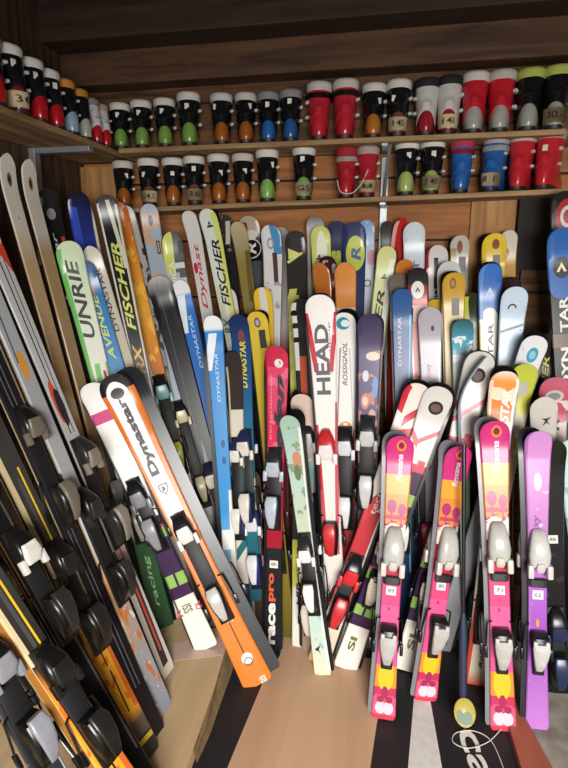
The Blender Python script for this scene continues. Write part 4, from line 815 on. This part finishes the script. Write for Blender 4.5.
up(0.094, 'white cuffed boot with plain dark red heel', '#9a2430', '#d8d4d0', '#1c1a1c', scale=1.04, stick=None, side=-1)
up(0.187, 'white cuffed boot with written tape on dark red heel', '#9a2430', '#d8d4d0', '#1c1a1c', scale=1.06, tape='8 40', stick=None)
up(0.291, 'red boot with silver heel, left one of its pair', '#a8a6a2', '#cc2634', '#d8d2cc', scale=1.10, stick=None, side=-1)
up(0.398, 'red boot with silver heel, right one of its pair', '#a8a6a2', '#cc2634', '#c4beb8', scale=1.10, stick=None, tilt=0)
up(0.511, 'black boot with grey heel and lime liner, left one of its pair', '#a0a49a', INK, '#b4c05a', scale=1.10, stick=None, side=-1)
up(0.615, 'black boot with lime liner and number tape, last on the upper shelf', '#a0a49a', INK, '#b4c05a', scale=1.12, stick=None, tape='30.-')

lo(-1.342, 'black boot with copper heel in the corner of the lower shelf', COPPER, INK, '#cfc9c2', scale=.98, stx=.018, stick=.16)
lo(-1.208, 'black boot with paper tape, second on the lower shelf', '#6a4a34', INK, WHITE, scale=1.0, tape='34.5', stx=-.022, stick=.155)
lo(-1.083, 'black boot with copper heel between the two taped boots', COPPER, INK, WHITE, scale=.98, stick=.155)
lo(-0.974, 'black boot with paper tape, fourth on the lower shelf', '#6a4a34', INK, WHITE, scale=.99, tape='36', stick=.172)
lo(-0.852, 'black boot with copper heel, left of the middle copper pair', COPPER, INK, WHITE, scale=1.0, stx=.012, stick=.145)
lo(-0.733, 'black boot with copper heel, right of the middle copper pair', COPPER, INK, '#d0cac2', scale=.98, stx=.012, stick=.15)
lo(-0.615, 'black boot with plain green heel on the lower shelf', '#84b45c', INK, WHITE, scale=1.03, stx=.024, stick=.165)
lo(-0.442, 'black and green boot standing alone with taped heel', '#7cac5c', INK, WHITE, scale=1.04, tape='GS', stx=-.006, stick=.178)
lo(-0.246, 'small red boot with white cuff band, tied with a cord', '#b42430', '#b82834', '#a02430', scale=.98, stick=None, strap='#d4cec8')
lo(-0.150, 'small red boot with paper tape, tied with a cord', '#b42430', '#b82834', '#b0a4a0', scale=.97, stick=None, tape='8')
lo(0.020, 'black boot with pale lime heel, left one by the bracket', '#a8b86a', INK, WHITE, scale=1.04, stx=.010, stick=.168)
lo(0.130, 'black boot with pale lime heel and written tape', '#a0b060', INK, WHITE, scale=1.04, tape='8 40', stx=.006, stick=.168)
lo(0.255, 'blue boot with red strap and red liner, without tape', '#2c64ac', '#2c68b4', '#b83440', scale=1.0, stick=None, strap='#b82e40')
lo(0.373, 'blue boot with white cuff and paper tape', '#2456a0', '#2c62ac', '#b0a8a8', scale=1.03, stick=None, strap='#d4d0d0', tape='8 1', rz=-.25)
lo(0.484, 'red boot with grey liner, left of the end pair', '#c42a34', '#c82c38', '#c0b4b0', scale=1.04, stick=None, rz=-.2)
lo(0.586, 'red boot with grey liner, last on the lower shelf', '#c42a34', '#c82c38', '#c0b4b0', scale=1.07, stick=.16, rz=-.3)

def left(y, *a, xx=-1.372, **k):
    boot((xx, y, 2.1625), a[0], LE, *a[1:], rz=math.pi / 2 + k.pop('turn', -.45), **k)
RED = '#b01c24'
left(1.731, 'black boot with red heel at the very left edge', RED, INK, WHITE, scale=1.08)
left(1.861, 'black boot with plain red heel, left shelf front', RED, INK, WHITE, scale=1.06, stick=.165)
left(1.980, 'black boot with paper tape on the left shelf', '#6a2428', INK, WHITE, scale=1.06, tape='36', stx=-.01)
left(2.108, 'black boot with glossy red heel behind the taped boot', RED, INK, WHITE, scale=1.03, stx=-.01)
left(2.217, 'slim black boot with red heel, last of the red ones', RED, INK, WHITE, scale=1.0)
left(2.329, 'black boot with pale blue heel and orange liner', '#8ea8bc', INK, '#d08c34', scale=.98, stick=None)
left(2.435, 'black boot with grey heel and orange liner', '#a8aca4', INK, '#c88430', scale=.94, stick=None)
left(2.531, 'red boot with white cuff, left of the last pair', '#b81c28', '#d8d6d6', '#8c8c90', scale=.88, stick=None)
left(2.614, 'red boot with white cuff, in the shelf corner', '#b81c28', '#d8d6d6', '#b4a090', scale=.86, stick=None)


# ---------------------------------------------------------------- pole, cords
pole_a = Vector((0.264, 2, 0.994)); pole_b = Vector((0.307, 1.817, 0.02))
pr = empty('ski_pole', loc=tuple(pole_b))
tag(pr, 'dark ski pole with navy grip sleeve and yellow green basket', 'ski pole')
d = (pole_a - pole_b)
bm = bmesh.new(); add_tube(bm, [(0, 0, 0), d * .1, d], [.006, .007, .008], 10)
link('shaft', finish(bm, 'shaft'), pr, [plain('#1e1f24', .3)])
bm = bmesh.new(); add_tube(bm, [d * .05, d * .08, d * .30, d * .36, d * .38], [.010, .014, .015, .010, .008], 12)
link('sleeve', finish(bm, 'sleeve'), pr, [plain('#26304a', .6)])
bm = bmesh.new()
dn = d.normalized()
side = Vector((1, 0, 0)); fwd = Vector((0, .62, .78)).normalized()
nrm = side.cross(fwd)
def leaf(r, lift, k_): return [nrm * k_ + side * (math.cos(2 * math.pi * k / 20) * r * .8) + fwd * (math.sin(2 * math.pi * k / 20) * r) + Vector((0, -.03, lift)) for k in range(20)]
add_loft(bm, [leaf(.044, .034, .000), leaf(.047, .034, .003), leaf(.047, .034, .006), leaf(.043, .034, .008)])
bk = link('basket', finish(bm, 'basket'), pr, [plain('#b4a44c', .35)])
bm = bmesh.new()
zig = [(-.030, -.004), (-.016, .008), (-.004, -.004), (.008, .008), (.024, -.004), (.028, -.03), (.0, -.042), (-.026, -.03)]
add_loft(bm, [[side * x + fwd * y + Vector((0, -.03, .034)) + nrm * h for x, y in zig] for h in (.0078, .0088)])
link('basket_print', finish(bm, 'basket_print'), bk, [plain('#3c5c34', .4)])

def cord(name, label, cat, pts, r, col):
    P = [Vector(p) for p in pts]; out = []
    for i in range(len(P) - 1):
        p0, p1, p2, p3 = P[max(i - 1, 0)], P[i], P[i + 1], P[min(i + 2, len(P) - 1)]
        for k in range(6):
            t = k / 6
            out.append(.5 * (2 * p1 + (p2 - p0) * t + (2 * p0 - 5 * p1 + 4 * p2 - p3) * t * t + (3 * p1 - p0 - 3 * p2 + p3) * t ** 3))
    out.append(P[-1])
    bm = bmesh.new(); add_tube(bm, out, r, 6)
    return tag(link(name, finish(bm, name), mats=[plain(col, .7)]), label, cat)
cord('string', 'thin pale string looped on the black banner', 'string', [(0.443, 1.793, 0.012), (0.381, 1.72, 0.008), (0.31, 1.682, 0.007), (0.262, 1.697, 0.007), (0.276, 1.739, 0.007), (0.34, 1.76, 0.007), (0.395, 1.724, 0.007), (0.419, 1.6, 0.007)], .0018, '#cfc8ba')
cord('boot_cord', 'white cord tying the two small red boots together', 'cord', [(-0.285, 2.655, 1.999), (-0.266, 2.65, 1.947), (-0.215, 2.648, 1.941), (-0.176, 2.648, 1.979), (-0.147, 2.652, 2.038)], .0022, '#d8d0c4')
